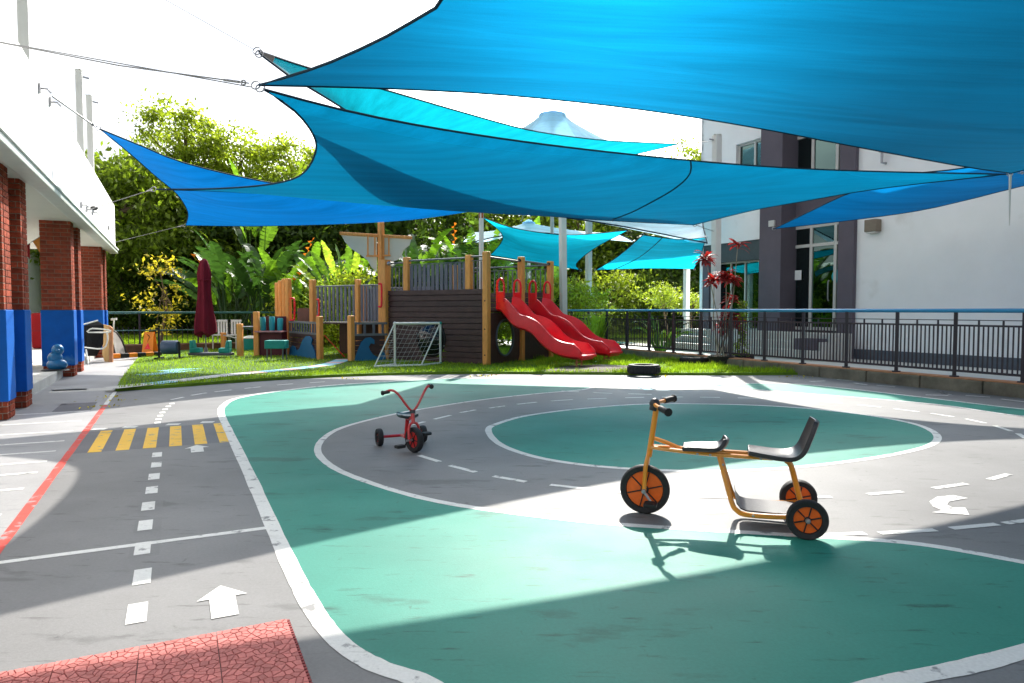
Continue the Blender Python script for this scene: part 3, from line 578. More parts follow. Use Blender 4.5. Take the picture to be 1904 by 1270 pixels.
# brick pillars : two piers and a web each; bricks are separate
bm_ = {}
def brickmesh(l, d, h=.062):
    k = (round(l, 3), round(d, 3))
    if k not in bm_:
        x = MB(); x.box((0, 0, 0), l, d, h); bm_[k] = x.mesh('brick', mBRICK)
    return bm_[k]
ROTZ = math.atan2(AD.y, AD.x)
def put_brick(par_, s, o, z, l, d):
    b = bpy.data.objects.new('brick', brickmesh(l, d)); col.objects.link(b); b.parent = par_; b.location = W(s, o, z); b.rotation_euler = (0, 0, ROTZ); return b
def pier(parent, s0, s1, o0, o1, faces=True):
    m = MB(); m.sbox(s0 + .008, s1 - .008, o0 + .008, o1 - .008, 0.0, 2.80); c = m.build('brick_pier', mMORT, parent)
    m = MB(); m.sbox(s0 - .012, s1 + .012, o0 - .012, o1 + .012, .20, 1.205); m.build('blue_coating', mBLUEP, c, bevel=.008)
    zs = [.035 + .073 * i for i in range(3)] + [1.243 + .073 * i for i in range(22)]
    for r_, z in enumerate(zs):
        off = .11 if r_ % 2 else 0
        o = o0 + (.11 if r_ % 2 else 0)
        # front face (towards the camera) bricks run across o
        x = o0; first = True
        while x < o1 - .02:
            l = (.105 if (first and r_ % 2) else .215); l = min(l, o1 - x)
            if l > .04: put_brick(c, s0 + .05, x + l / 2, z, .1, l - .010)
            x += l; first = False
        # court face bricks run along s
        x = s0 + .1; first = True
        while x < s1 - .02:
            l = (.105 if (first and not r_ % 2) else .215); l = min(l, s1 - x)
            if l > .04: put_brick(c, x + l / 2, o1 - .05, z, l - .010, .1)
            x += l; first = False
    return c
for s0 in (9.2, 14.75, 20.3):
    pier(lb, s0, s0 + .38, -2.16, -1.68); pier(lb, s0 + 1.05, s0 + 1.42, -2.16, -1.68)
    m = MB(); m.sbox(s0 + .38, s0 + 1.05, -2.2, -1.80, 0, 2.80); web = m.build('pillar_web', mMORT, lb)
    m = MB(); m.sbox(s0 + .393, s0 + 1.037, -2.2, -1.788, .2, 1.205); m.build('blue_coating', mBLUEP, web)
m = MB(); m.sbox(14.8, 14.9, -2.9, -2.8, .3, 2.8); m.build('inner_post', mTERRA, lb)

# ================================================================== RIGHT BUILDING
rb = thing('white_building', 'white two storey building with dark grey entrance bay on the right', 'building', W(10, 16, 0))
FO = 15.5
sA, sB, sC, sD, sE = s_on(1590, FO), s_on(1561, FO), s_on(1466, FO), s_on(1426, FO), s_on(1300, FO)
m = MB(); m.sbox(-6, sA, FO, FO + .3, .222, 9.0); m.build('white_wall', mWALL, rb)
m = MB(); m.sbox(-6, sA, FO - .03, FO + .3, -.1, .22); m.build('plinth', M('plinth_grey', (.10, .115, .14), .8, .3), rb)
m = MB(); m.sbox(sA, sB, FO - .12, FO + .5, -.1, 9.0); m.build('dark_pillar', mDARKW, rb)
m = MB(); m.sbox(sC, sD, FO - .35, FO + .5, -.1, 9.0); m.build('dark_pillar', mDARKW, rb)
m = MB(); m.sbox(sB, sC, FO + .2, FO + .5, 3.55, 4.62); m.build('spandrel', mDARKW, rb)
m = MB(); m.sbox(sB, sC, FO + .2, FO + .5, 6.7, 9.0); m.build('head_wall', mDARKW, rb)
m = MB(); m.sbox(sD, sE, FO, FO + .3, 3.30, 4.55); m.sbox(sD, sE, FO, FO + .3, 6.25, 9.0); sw = s_on(1364, FO); m.sbox(sw, sE, FO, FO + .3, 4.55, 6.25); m.build('white_wall', mWALL, rb)
m = MB(); m.sbox(sE - .12, sE, FO, FO + 6, -.1, 9.0); m.build('end_wall', mWALL, rb)
m = MB(); m.sbox(sD, sE - .125, FO + .05, FO + .35, 2.72, 3.298); m.build('shop_beam', M('beam_teal_grey', (.05, .07, .08), .7), rb)
m = MB(); m.sbox(sE - .42, sE - .122, FO + .02, FO + .3, -.1, 2.718); m.build('dark_pillar', mDARKW, rb)
# back rooms (dim, with curtains)
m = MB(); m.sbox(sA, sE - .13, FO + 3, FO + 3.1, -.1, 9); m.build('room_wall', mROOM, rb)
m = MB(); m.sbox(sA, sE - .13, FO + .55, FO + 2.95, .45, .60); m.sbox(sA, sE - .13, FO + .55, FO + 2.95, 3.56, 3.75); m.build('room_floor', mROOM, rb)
def window(parent, s0, s1, z0, z1, o, ns, nz=1, fw=.06, cur=None, name='window', splits=None, zsplit=None):
    m = MB(); sp = splits or [s0 + (s1 - s0) * i / ns for i in range(ns + 1)]; zp = zsplit or [z0, z1]
    for s in sp: m.sbox(s - fw / 2, s + fw / 2, o, o + .08, z0, z1)
    for z in zp: m.sbox(s0 - fw / 2, s1 + fw / 2, o - .002, o + .082, z - fw / 2, z + fw / 2)
    w_ = m.build(name, mFRAME, parent)
    for i in range(len(sp) - 1):
        for j in range(len(zp) - 1):
            g = MB(); g.sbox(sp[i] + fw / 2, sp[i + 1] - fw / 2, o + .035, o + .041, zp[j] + fw / 2, zp[j + 1] - fw / 2); g.build('pane', mGLASS, w_)
    return w_
def curtain(parent, s0, s1, z0, z1, o):
    n = 40; vs = []; 
    for j in (0, 1):
        for i in range(n + 1): vs.append(W(s0 + (s1 - s0) * i / n, o + .05 * math.sin(i * 1.3) + .02 * math.sin(i * 2.9), z1 if j else z0))
    m = MB(); m.add(vs, [(i, i + 1, n + 2 + i, n + 1 + i) for i in range(n)]); return m.build('curtain', mCURT, parent, smooth=True)
ds = [s_on(u, FO + .2) for u in (1561, 1549, 1504, 1469)]
wd_ = window(rb, ds[0], ds[-1], .66, 3.5, FO + .22, 3, fw=.085, splits=ds, zsplit=[.70, 2.98, 3.5], name='entrance_door')
m = MB(); m.tube([W(ds[1] + .12, FO + .15, 1.45), W(ds[1] + .12, FO + .12, 1.5), W(ds[1] + .12, FO + .12, 1.95), W(ds[1] + .12, FO + .15, 2.0)], .018, 6); m.build('door_handle', mSTEEL, wd_)
m = MB(); m.sbox(ds[2] + .3, ds[2] + .62, FO + .212, FO + .216, 2.05, 2.32); m.build('notice_sheet', mWALL, wd_)
m = MB(); m.lathe([(.0, 0), (.17, 0), (.17, .004), (0, .004)], W(ds[0] + .14, FO + .24, 2.1), AN, 18); m.build('round_sticker', mAQUA, wd_)
curtain(wd_, ds[2] + .35, ds[3] - .05, .7, 2.95, FO + .6)
wu = window(rb, ds[0], ds[-1], 4.66, 6.68, FO + .22, 3, fw=.085, splits=ds, zsplit=[4.66, 6.0, 6.68]); curtain(wu, ds[1] + .2, ds[1] + .6, 4.66, 5.95, FO + .6)
wl = window(rb, sD + .03, sw - .03, 4.58, 6.22, FO + .1, 2, fw=.07); curtain(wl, sD, sw, 4.6, 6.2, FO + .24)
wg = window(rb, sD + .05, sE - .45, .62, 2.70, FO + .35, 4, fw=.05, name='shopfront'); curtain(wg, sD + 1.2, sD + 1.9, .62, 2.7, FO + .8); curtain(wg, sD + .1, sD + .5, .62, 1.5, FO + .8)
m = MB(); m.sbox(sA - .2, sE - .4, FO - 1.1, FO - .36, -.05, .62); st = m.build('landing', mPALE, rb, bevel=.01)
m = MB(); m.sbox(sA - .2, sE - .4, FO - 1.45, FO - 1.1, -.05, .42); m.build('step', mPALE, st, bevel=.01)
m = MB(); m.sbox(sA - .2, sE - .4, FO - 1.8, FO - 1.45, -.05, .22); m.build('step', mPALE, st, bevel=.01)
m = MB(); m.sbox(sA - .1, sA + .5, FO - 1.6, FO - .4, .1, .5); m.build('side_block', mDARKW, st)
sl_ = s_on(1624, FO); m = MB(); m.sbox(sl_ - .16, sl_ + .16, FO - .22, FO, 3.12, 3.42); wl_ = m.build('wall_lamp', M('lamp_bronze', (.20, .16, .12), .6), rb, bevel=.02); m = MB(); m.sbox(sl_ - .12, sl_ + .12, FO - .20, FO - .02, 3.09, 3.118); m.build('lens', mFRAME, wl_)
sl_ = s_on(1640, FO); m = MB(); m.tube([W(sl_, FO, 4.75), W(sl_, FO - .15, 4.75), W(sl_, FO - .15, 5.0)], .03, 8); m.sbox(sl_ - .05, sl_ + .05, FO - .2, FO - .1, 5.0, 5.14); m.build('vent_pipe', mSTEEL, rb)
# spot lamp on the dark pillar
sp_ = s_on(1434, FO - .35); m = MB(); m.sbox(sp_ - .1, sp_ + .1, FO - .42, FO - .36, 3.55, 3.72); m.build('floodlight', mFRAME, rb)

# ================================================================== RIGHT FENCE
fn = thing('railing_fence', 'bronze railing fence with blue top rail on a low kerb along the right', 'fence', W(10, 10.45, 0))
FS0, FS1 = 2.6, 20.2; OF = 10.47
m = MB(); 
for i in range(19): m.sbox(2.68 + i * .93 - .46, 2.68 + i * .93 + .455, 10.36, 10.62, -.2, .185)
kb = m.build('kerb_wall', mKERB, fn, bevel=.02)
m = MB(); m.sbox(FS0 - .4, FS1 - .35, 10.38, 10.64, .186, .205); m.build('coping', mTERRA, fn, bevel=.004)
m = MB(); m.tube([W(s, OF, 1.195) for s in np.linspace(FS0, FS1, 12)], .032, 10); m.build('top_rail', mRAILB, fn, smooth=True)
for z, h in ((1.055, .012), (.975, .028), (.30, .035)):
    m = MB(); m.sbox(FS0, FS1, OF - .012, OF + .012, z - h / 2, z + h / 2); m.build('rail', mFENCE, fn)
x = MB(); x.bar((0, 0, .205), (0, 0, 1.17), .05, .05); x.box((0, 0, .21), .09, .09, .03); pm_ = x.mesh('post', mFENCE)
x = MB(); x.box((0, 0, .64), .016, .016, .66); bar_ = x.mesh('baluster', mFENCE)
x = MB(); x.box((0, 0, .68), .02, .02, .745); barl_ = x.mesh('baluster', mFENCE)
def inst(name, me, loc, parent, rz=0):
    o = bpy.data.objects.new(name, me); col.objects.link(o); par(o, parent); o.location = loc; o.rotation_euler = (0, 0, rz); return o
for i in range(19):
    s = 2.68 + i * .93; inst('post', pm_, W(s, OF), fn, ROTZ)
    if i < 18:
        for k in range(1, 14): inst('baluster', barl_ if k in (4, 9) else bar_, W(s + .93 * k / 14, OF), fn, ROTZ)
# left rear fence
lf = thing('garden_fence', 'dark green rail fence at the back of the turf on the left', 'fence', W(22.6, 0, 0))
for z, r_ in ((1.13, .035), (.62, .015)):
    m = MB(); m.tube([W(22.6, -2.6, z), W(22.9, 3, z), W(23.2, 7.0, z)], r_, 8); m.build('rail', M('green_rail_%d' % int(z * 100), (.03, .13, .12), .4), lf, smooth=True)
x = MB(); x.box((0, 0, .36), .02, .02, .72); lb_ = x.mesh('baluster', mFENCE); x = MB(); x.box((0, 0, .55), .05, .05, 1.1); lp_ = x.mesh('post', mFENCE)
for i in range(66):
    o = -2.5 + i * .14; inst('post' if i % 11 == 0 else 'baluster', lp_ if i % 11 == 0 else lb_, W(22.6 + (o + 2.6) * .0625, o, 0), lf, ROTZ)
m = MB(); m.sbox(22.3, 22.9, -2.5, 6.8, -.1, .22); m.build('planter_edge', M('brown_edge', (.14, .075, .04), .9, .2, var=.3), lf, bevel=.02)
# ================================================================== PLAY SHIP
O_ = V((-.54, 14.67, 0)); SA = V((-.8437, .5368, 0)); SB = V((.5368, .8437, 0))
def S(a, b, z=0.0): return O_ + SA * a + SB * b + V((0, 0, z))
ship = thing('play_ship', 'wooden pirate ship climbing frame with brown hull, tan posts and two red slides', 'play structure', S(2.5, 1, 0))
def spost(p, z0, z1, wd=.135, name='post', mat=None):
    m = MB(); m.box((p[0], p[1], (z0 + z1) / 2), wd, wd, z1 - z0, SA, SB); return m.build(name, mat or mWOODP, ship, bevel=.018)
def sboxab(m, a0, a1, b0, b1, z0, z1): return m.box(S((a0 + a1) / 2, (b0 + b1) / 2, (z0 + z1) / 2), abs(a1 - a0), abs(b1 - b0), abs(z1 - z0), SA, -SB)
# hull boards, cut round the porthole
HC, HZ, HR = 1.52, .56, .38
hull = MB(); sboxab(hull, .07, HC - HR - .02, .06, .07, .04, 1.63); sboxab(hull, HC + HR + .02, 2.86, .06, .07, .04, 1.63); sboxab(hull, HC - HR - .02, HC + HR + .02, .06, .07, HZ + HR, 1.63); hw = hull.build('hull_side', mPLANK, ship)
nb = 13; ph = 1.62 / nb
for i in range(nb):
    z0, z1 = .04 + i * ph + .006, .04 + (i + 1) * ph - .006; zc = (z0 + z1) / 2; segs = [(.07, 2.86)]
    if abs(zc - HZ) < HR + .02:
        c = math.sqrt(max((HR + .01) ** 2 - min(abs(z0 - HZ), abs(z1 - HZ)) ** 2, .02)) if not (z0 < HZ < z1) else HR
        segs = [(.07, HC - c), (HC + c, 2.86)]
    for a0, a1 in segs:
        m = MB(); sboxab(m, a0, a1, .02 + random.uniform(-.004, .004), .059, z0, z1); m.build('board', mPLANK, hw, bevel=.006)
ring = MB(); ring.tube([S(HC + (HR + .0) * math.cos(t), .02, HZ + (HR + .0) * math.sin(t)) for t in np.linspace(0, 2 * math.pi, 32, endpoint=False)], .035, 8, closed=True); pr = ring.build('porthole', mBLACK, hw, smooth=True)
m = MB(); vs = []; 
m.lathe([(HR, 0), (HR * .93, .10), (HR * .75, .19), (HR * .45, .25), (0, .27)], S(HC, .03, HZ), -SB, 28); m.build('porthole_bubble', mBUB, hw, smooth=True)
for t in (.3, 2.0, 3.5, 5.1):
    m = MB(); m.ball(S(HC + (HR + .035) * math.cos(t), -.012, HZ + (HR + .035) * math.sin(t)), .014, n=8, m=5); m.build('bolt', mSTEEL, pr)
# deck, rear and end walls
for i in range(12):
    m = MB(); sboxab(m, .0 + .24 * i, .0 + .24 * i + .23, .08, 2.7, 1.16, 1.20); m.build('deck_board', mPLANK, ship)
for i in range(6):
    m = MB(); sboxab(m, .0, 2.86, 2.70, 2.74, .9 + i * .125, .9 + i * .125 + .117); m.build('rear_board', mPLANK, ship, bevel=.005)
m = MB(); sboxab(m, 2.0, 2.86, 2.71, 2.735, .04, .89); m.build('rear_panel', mPLANK, ship)
# end wall under the slides with crawl hole
hb, hz, hr = .70, .60, .40; n = 32
vs = []; fs = []
for t in np.linspace(0, 2 * math.pi, n, endpoint=False):
    c_, s_ = math.cos(t), math.sin(t); k = min(.63 / max(abs(c_), 1e-6), (.54 if s_ > 0 else .56) / max(abs(s_), 1e-6))
    for aa in (.0, .03): vs += [S(aa, hb + hr * .86 * c_, hz + hr * s_), S(aa, hb + k * c_, hz + k * s_)]
for i in range(n):
    j = (i + 1) % n; a, b = i * 4, j * 4
    fs += [(a, a + 1, b + 1, b), (a + 2, b + 2, b + 3, a + 3), (a, b, b + 2, a + 2), (a + 1, a + 3, b + 3, b + 1)]
m = MB(); m.add(vs, fs); ew = m.build('crawl_panel', mPLANK, ship)
m = MB(); m.tube([S(-.015, hb + hr * .86 * math.cos(t), hz + hr * math.sin(t)) for t in np.linspace(0, 2 * math.pi, 32, endpoint=False)], .022, 8, closed=True); m.build('hole_rim', mGREYS, ew, smooth=True)
m = MB(); sboxab(m, 0, .03, 1.47, 2.68, .04, 1.15); m.build('end_panel', mPLANK, ship)
# posts
spost(S(0, 0), 0, 2.44); spost(S(0, 1.4), 0, 2.42); spost(S(0, 2.75), 0, 2.40); spost(S(2.88, 2.75), 0, 2.40)
spost(S(.55, .14), 1.2, 2.40, .14); spost(S(2.32, .14), 1.2, 2.42, .14)
# railings of the upper deck
def railing(p, q, z0, z1, n, wd, mat, name, top=.02, mid=False):
    p, q = V(p), V(q); d = (q - p); x = d.normalized(); y = x.cross(V((0, 0, 1)))
    m = MB(); m.tube([p + V((0, 0, z1)), q + V((0, 0, z1))], top, 8)
    if mid: m.tube([p + V((0, 0, z1 - .09)), q + V((0, 0, z1 - .09))], .012, 6)
    r_ = m.build('hand_rail', mGREYR, ship, smooth=True)
    for i in range(n):
        m = MB(); c = p + d * ((i + .5) / n) + V((0, 0, (z0 + z1) / 2 - (.06 if mid else 0))); m.box(c, wd, .022, z1 - z0 - (.10 if mid else .02), x, y); m.build(name, mat, r_)
railing(S(.62, .14), S(2.25, .14), 1.62, 2.34, 13, .085, mGREYS, 'slat', mid=True)
railing(S(.07, .12), S(.48, .14), 1.62, 2.36, 4, .022, mGREYR, 'baluster', mid=True); railing(S(2.39, .14), S(2.82, .12), 1.62, 2.30, 4, .022, mGREYR, 'baluster', mid=True)
railing(S(.07, 2.75), S(2.8, 2.75), 1.62, 2.30, 20, .022, mGREYR, 'baluster', mid=True)
for b0, b1 in ((.07, 1.33), (1.47, 2.68)):
    m = MB(); m.tube([S(0, b0, 2.33), S(0, b1, 2.31)], .022, 8); m.build('cross_bar', mGREYR, ship, smooth=True)
    for b in (b0, b1): m = MB(); m.lathe([(.0, 0), (.038, 0), (.038, .05), (0, .05)], S(0, b, 2.33) - SB * (.025), SB, 12); m.build('clamp', mBLACK, ship)
for (a, b) in ((0, 0), (2.88, 0)):
    for z in (.25, .8, 1.4): m = MB(); m.lathe([(0, 0), (.016, 0), (.014, .01), (0, .012)], S(a, b, z) - SB * .068, -SB, 10); m.build('bolt', mBLACK, ship)
# slides
def slide(bc):
    prof = [(0.0, 1.27), (-.12, 1.25), (-.26, 1.12), (-.42, .96), (-.58, .88), (-.76, .84), (-.94, .75), (-1.12, .58), (-1.32, .43), (-1.55, .34), (-1.80, .30), (-1.98, .29), (-2.05, .27)]
    pts = smooth_path([V((a, 0, z)) for a, z in prof], 5); W2 = .285
    cs = [(-W2 - .055, -.04), (-W2 - .055, .19), (-W2 - .045, .222), (-W2 - .02, .23), (-W2, .20), (-W2 + .01, .08), (-W2 + .05, .012), (-.1, 0), (.1, 0), (W2 - .05, .012), (W2 - .01, .08), (W2, .20), (W2 + .02, .23), (W2 + .045, .222), (W2 + .055, .19), (W2 + .055, -.04), (W2 - .02, -.09), (-W2 + .02, -.09)]
    m = MB(); vs = []; n = len(cs); L_ = len(pts)
    for i, p in enumerate(pts):
        t = (pts[min(i + 1, L_ - 1)] - pts[max(i - 1, 0)]).normalized(); nrm = V((t.z, 0, -t.x)) if t.x > 0 else V((-t.z, 0, t.x)); nrm = nrm if nrm.z > 0 else -nrm
        f = i / (L_ - 1); hs = 1.0 if f < .86 else max(.12, 1 - (f - .86) / .14 * .95)
        wob = 1.0
        for y, h in cs:
            hh = h * (hs if h > .02 else 1); q = p + nrm * hh * wob; vs.append(S(q.x, bc + y, q.z))
    fs = [(i * n + k, i * n + (k + 1) % n, (i + 1) * n + (k + 1) % n, (i + 1) * n + k) for i in range(L_ - 1) for k in range(n)] + [tuple(range(n)), tuple((L_ - 1) * n + k for k in range(n - 1, -1, -1))]
    m.add(vs, fs); o = m.build('slide', mREDPL, ship, smooth=True)
    m = MB(); m.tube([S(-2.05, bc - .33, .26), S(-2.08, bc, .26), S(-2.05, bc + .33, .26)], .036, 8); m.build('slide_lip', mREDPL, o, smooth=True)
    for sd in (-1, 1):      # hood handles at the top
        y = bc + sd * .34; m = MB(); loop = [(-.03, 1.36), (-.03, 1.72), (-.06, 1.84), (-.13, 1.88), (-.19, 1.82), (-.21, 1.70), (-.20, 1.40)]
        m.tube(smooth_path([S(a, y, z) for a, z in loop], 4), .024, 8); m.build('grab_hoop', mREDPL, o, smooth=True)
        m = MB(); sboxab(m, -.19, -.04, y - .012, y + .012, 1.38, 1.60); m.build('hoop_plate', mREDPL, o, bevel=.005)
    for a in (-1.84,):
        for sd in (-1, 1): m = MB(); m.bar(S(a, bc + sd * .11, .0), S(a, bc + sd * .11, .27), .03); m.build('slide_leg', mTERRA, o)
        m = MB(); m.bar(S(a, bc - .11, .13), S(a, bc + .11, .13), .02); m.build('leg_brace', mTERRA, o)
slide(.70); slide(2.05)
# mast, yard, sails, lookout frame
M0 = S(2.90, 0.02)
spost(M0, 0, 2.38, .2, 'mast_post'); spost(M0 + SA * .13 + SB * .02, .6, 3.27, .12, 'mast')
ya, yb = at(632, 434, 16.45), at(766, 442, 16.25)
m = MB(); m.bar(ya, yb, .06, .07); m.build('yard', mWOODP, ship, bevel=.01)
for lab, poly in (('left', [(634, 437), (700, 441), (700, 505), (690, 497), (683, 484), (672, 475), (652, 462), (641, 450)]), ('right', [(711, 441), (764, 444), (761, 456), (751, 463), (746, 475), (739, 483), (728, 487), (711, 482)])):
    q = [at(u, v, 16.45 - .2 * (u - 632) / 134) for u, v in poly]; m = MB(); m.prism([p + V((0, .03, 0)) for p in q], V((0, .02, 0))); m.build('sail_panel', mSAILW, ship)
for u in (684, 697, 713, 723):
    m = MB(); m.bar(at(u, 437, 16.28), at(u, 476, 16.28), .03); m.build('lookout_post', mWOODP, ship)
for u0, u1, v in ((681, 702, 476), (711, 726, 475)): m = MB(); m.bar(at(u0, v, 16.27), at(u1, v, 16.27), .04); m.build('lookout_rail', mWOODP, ship)
m = MB(); m.ball(at(723, 490, 16.1), .05, n=10, m=6); m.build('bell', mSTEEL, ship, smooth=True)
# red grab loops on posts
def loop(u, v0, v1, Y, w=.06):
    a, b = at(u, v0, Y), at(u, v1, Y); m = MB(); q = [a + V((0, 0, .0)), a + V((w, -.02, -.05)), b + V((w, -.02, .05)), b]; m.tube(smooth_path([a + V((-.01, 0, 0)), a + V((w * .7, -.03, .0)), a + V((w, -.03, -.07)), b + V((w, -.03, .07)), b + V((w * .7, -.03, 0)), b + V((-.01, 0, 0))], 3), .024, 7); m.build('grab_loop', mREDPL, ship, smooth=True)
loop(705, 528, 570, 16.1); loop(541, 555, 595, 17.9, .10); loop(590, 557, 588, 17.2, .05)
# middle deck with slatted rails
for i in range(11): m = MB(); sboxab(m, 3.05 + .24 * i, 3.05 + .24 * i + .23, .1, 2.0, .86, .90); m.build('deck_board', mPLANK, ship)
railing(S(3.05, .12), S(3.80, .12), .92, 1.80, 7, .07, mGREYS, 'slat'); railing(S(3.95, .12), S(5.35, .12), .92, 1.80, 10, .07, mGREYS, 'slat'); railing(S(3.05, 2.0), S(5.4, 2.0), .92, 1.80, 16, .07, mGREYS, 'slat')
spost(S(3.87, .12), 0, 1.95, .12); spost(S(5.45, .10), 0, 1.98); spost(S(5.45, 2.0), 0, 1.9); spost(S(3.9, 2.0), 0, 1.9)
m = MB(); sboxab(m, 3.0, 5.4, .95, .98, .0, .85); m.build('darkening_panel', mPLANK, ship)  # panel added to make the opening under the middle deck dark
# front porch panels with waves
Q0, Q1, Q2 = V((-5.81, 18.0, 0)), V((-4.51, 16.22, 0)), V((-3.66, 15.72, 0))
def porch(p, q, wave, flip=1):
    d = (q - p); L_ = d.length; x = d.normalized(); y = V((x.y, -x.x, 0)); 
    if y.y > 0: y = -y
    pan = None
    for i in range(5):
        m = MB(); m.box(p + d * .5 + V((0, 0, .05 + i * .115 + .055)), L_ - .12, .03, .105, x, y); b = m.build('board', mPLANK, ship, bevel=.005); pan = pan or b
    m = MB(); m.bar(p + V((0, 0, .90)), q + V((0, 0, .90)), .05); m.bar(p + V((0, 0, .64)), q + V((0, 0, .64)), .05); rr = m.build('porch_rail', mGREYR, ship)
    n_ = max(4, int(L_ / .18))
    for i in range(n_): m = MB(); c = p + d * ((i + .5) / n_); m.box(c + V((0, 0, .77)), .05, .025, .22, x, y); m.build('baluster', mGREYS, rr)
    pts = [p + d * (a if flip > 0 else 1 - a) + y * .03 + V((0, 0, z)) for a, z in wave]; m = MB(); m.prism(pts, y * .025); m.build('wave_board', mWAVE, ship)
wv = [(.06, .03), (.94, .03), (.92, .26), (.86, .44), (.76, .56), (.64, .58), (.56, .52), (.60, .42), (.66, .36), (.74, .40), (.70, .46), (.78, .42), (.79, .33), (.70, .25), (.58, .26), (.48, .34), (.44, .22), (.30, .17), (.18, .24), (.10, .20)]
wv = [(.06, .03), (.94, .03), (.90, .24), (.80, .40), (.84, .52), (.76, .58), (.64, .57), (.54, .48), (.48, .36), (.42, .24), (.32, .18), (.26, .28), (.18, .30), (.12, .24), (.08, .14)]
wv2 = [(.06, .03), (.95, .03), (.93, .16), (.90, .22), (.82, .25), (.76, .20), (.80, .14), (.70, .12), (.58, .18), (.50, .28), (.46, .36), (.52, .44), (.62, .42), (.62, .52), (.52, .58), (.38, .57), (.26, .48), (.18, .34), (.12, .2)]
porch(Q0, Q1, wv); porch(Q2, V((M0.x, M0.y, 0)) - SA * .1 - SB * .05, wv2)
for q, h in ((Q1, 1.06), (Q2, 1.08)): spost(q, 0, h, .125)
spost(Q0, 0, 2.02, .13)
for u, Y, h in ((517, 19.6, 1.98), (523, 19.2, 2.02), (530, 18.8, 2.05)): p = at(u, 600, Y); spost(p, 0, h, .12)
m = MB(); m.tube([Q1 + V((.1, 0, .62)), Q1 + V((.55, .1, .1))], .012, 6); m.build('rope', mREDPL, ship)
a, b = at(556, 573, 18.3), at(576, 600, 18.0); m = MB(); m.prism([at(553, 573, 18.3), at(577, 573, 18.0), at(577, 600, 18.0), at(553, 600, 18.3)], V((0, .03, 0))); m.build('dark_panel', mPLANK, ship)

# ------------------------------------------------------------------ football goal
F1, F2 = V((-2.46, 14.5, LZ)), V((-1.54, 14.85, LZ)); K1, K2 = V((-2.78, 13.95, LZ)), V((-1.88, 14.30, LZ)); gh = V((0, 0, .88)); up2 = V((0, 0, .02))
goal = thing('football_goal', 'small white tube football goal with net on the lawn before the ship hull', 'goal', F1)
for a, b, r_, nm in ((F1, F1 + gh, .024, 'upright'), (F2, F2 + gh, .024, 'upright'), (F1 + gh, F2 + gh, .026, 'crossbar'), (K1 + up2, F1 + up2, .022, 'ground_bar'), (K2 + up2, F2 + up2, .022, 'ground_bar'), (K1 + up2, K2 + up2, .022, 'ground_bar'), (K1 + up2, F1 + gh, .014, 'stay'), (K2 + up2, F2 + gh, .014, 'stay')):
    m = MB(); m.tube([a, b], r_, 8); m.build(nm, mWHPL, goal, smooth=True)
for p in (F1 + gh, F2 + gh, F2 + up2, F1 + up2): m = MB(); m.ball(p, .036, n=8, m=6); m.build('corner_joint', mTEAL if p.x > -2 else mWHPL, goal, smooth=True)
m = MB()
def netgrid(p00, p10, p01, p11, nu, nv):
    g_ = lambda u, v: (p00 * (1 - u) + p10 * u) * (1 - v) + (p01 * (1 - u) + p11 * u) * v + V((0, .05 * math.sin(3.14 * u) * math.sin(3.14 * v), -.06 * math.sin(3.14 * u) * (1 - v)))
    for i in range(nu + 1): m.tube([g_(i / nu, k / 6) for k in range(7)], .0026, 3, cap=False)
    for j in range(nv + 1): m.tube([g_(k / 8, j / nv) for k in range(9)], .0026, 3, cap=False)
netgrid(F1 + gh, F2 + gh, K1 + up2, K2 + up2, 10, 9); netgrid(F1 + gh, F1 + gh, K1 + up2, F1 + up2, 1, 8); netgrid(F2 + gh, F2 + gh, K2 + up2, F2 + up2, 1, 8)
m.build('net', mNET, goal)

# ------------------------------------------------------------------ wheels
def wheel(parent, c, ax, r, wd, rim_r, rimm, spokes=6, name='wheel'):
    ax = V(ax).normalized(); h = wd / 2
    m = MB(); m.lathe([(rim_r, -h * .8), (r * .93, -h), (r * .985, -h * .62), (r, 0), (r * .985, h * .62), (r * .93, h), (rim_r, h * .8), (rim_r * .96, 0)], c, ax, 36, close=True); ty = m.build(name, mTYRE, parent, smooth=True)
    m = MB(); m.lathe([(0, -h * .45), (rim_r * .97, -h * .45), (rim_r * .97, h * .45), (0, h * .45)], c, ax, 30); d = m.build('rim', rimm, ty, smooth=True)
    u = ax.orthogonal().normalized(); q = ax.cross(u)
    for sd in (-1, 1):
        m = MB()
        for k in range(spokes):
            t = 2 * math.pi * k / spokes + .5; dr = u * math.cos(t) + q * math.sin(t); m.bar(c + ax * sd * h * .50 + dr * r * .16, c + ax * sd * h * .50 + dr * rim_r * .95, .0065, .008, up=ax)
        m.lathe([(r * .17, 0), (r * .16, h * .35), (r * .1, h * .5), (0, h * .5)], c + ax * sd * h * .42, ax * sd, 16); m.build('spoke_hub', mBLACK, ty)
    return ty
# ------------------------------------------------------------------ orange two seat tricycle (local x: rearwards, y: away from camera)
ox = V((.957, -.29, 0)).normalized(); oy = V((-ox.y, ox.x, 0)); o0 = V((.785, 4.045, 0))
def T(x, y, z): return o0 + ox * x + oy * y + V((0, 0, z))
tr = thing('tricycle', 'orange two seat tricycle with black seats standing in the sun', 'tricycle', o0)
wheel(tr, T(0, 0, .146), oy, .146, .05, .109, mORIM, 6, 'front_wheel')
for y in (-.225, .225): wheel(tr, T(.865, y, .105), oy, .105, .055, .071, mORIM, 6, 'rear_wheel')
for sd in (-1, 1): m = MB(); m.tube(smooth_path([T(.0, sd * .045, .135), T(.008, sd * .045, .28), T(.018, sd * .028, .34), T(.026, 0, .37)], 4), .013, 8); m.build('fork_blade', mORANG, tr, smooth=True)
m = MB(); m.tube([T(.022, 0, .34), T(.062, 0, .625)], .017, 10); m.build('steering_column', mORANG, tr, smooth=True)
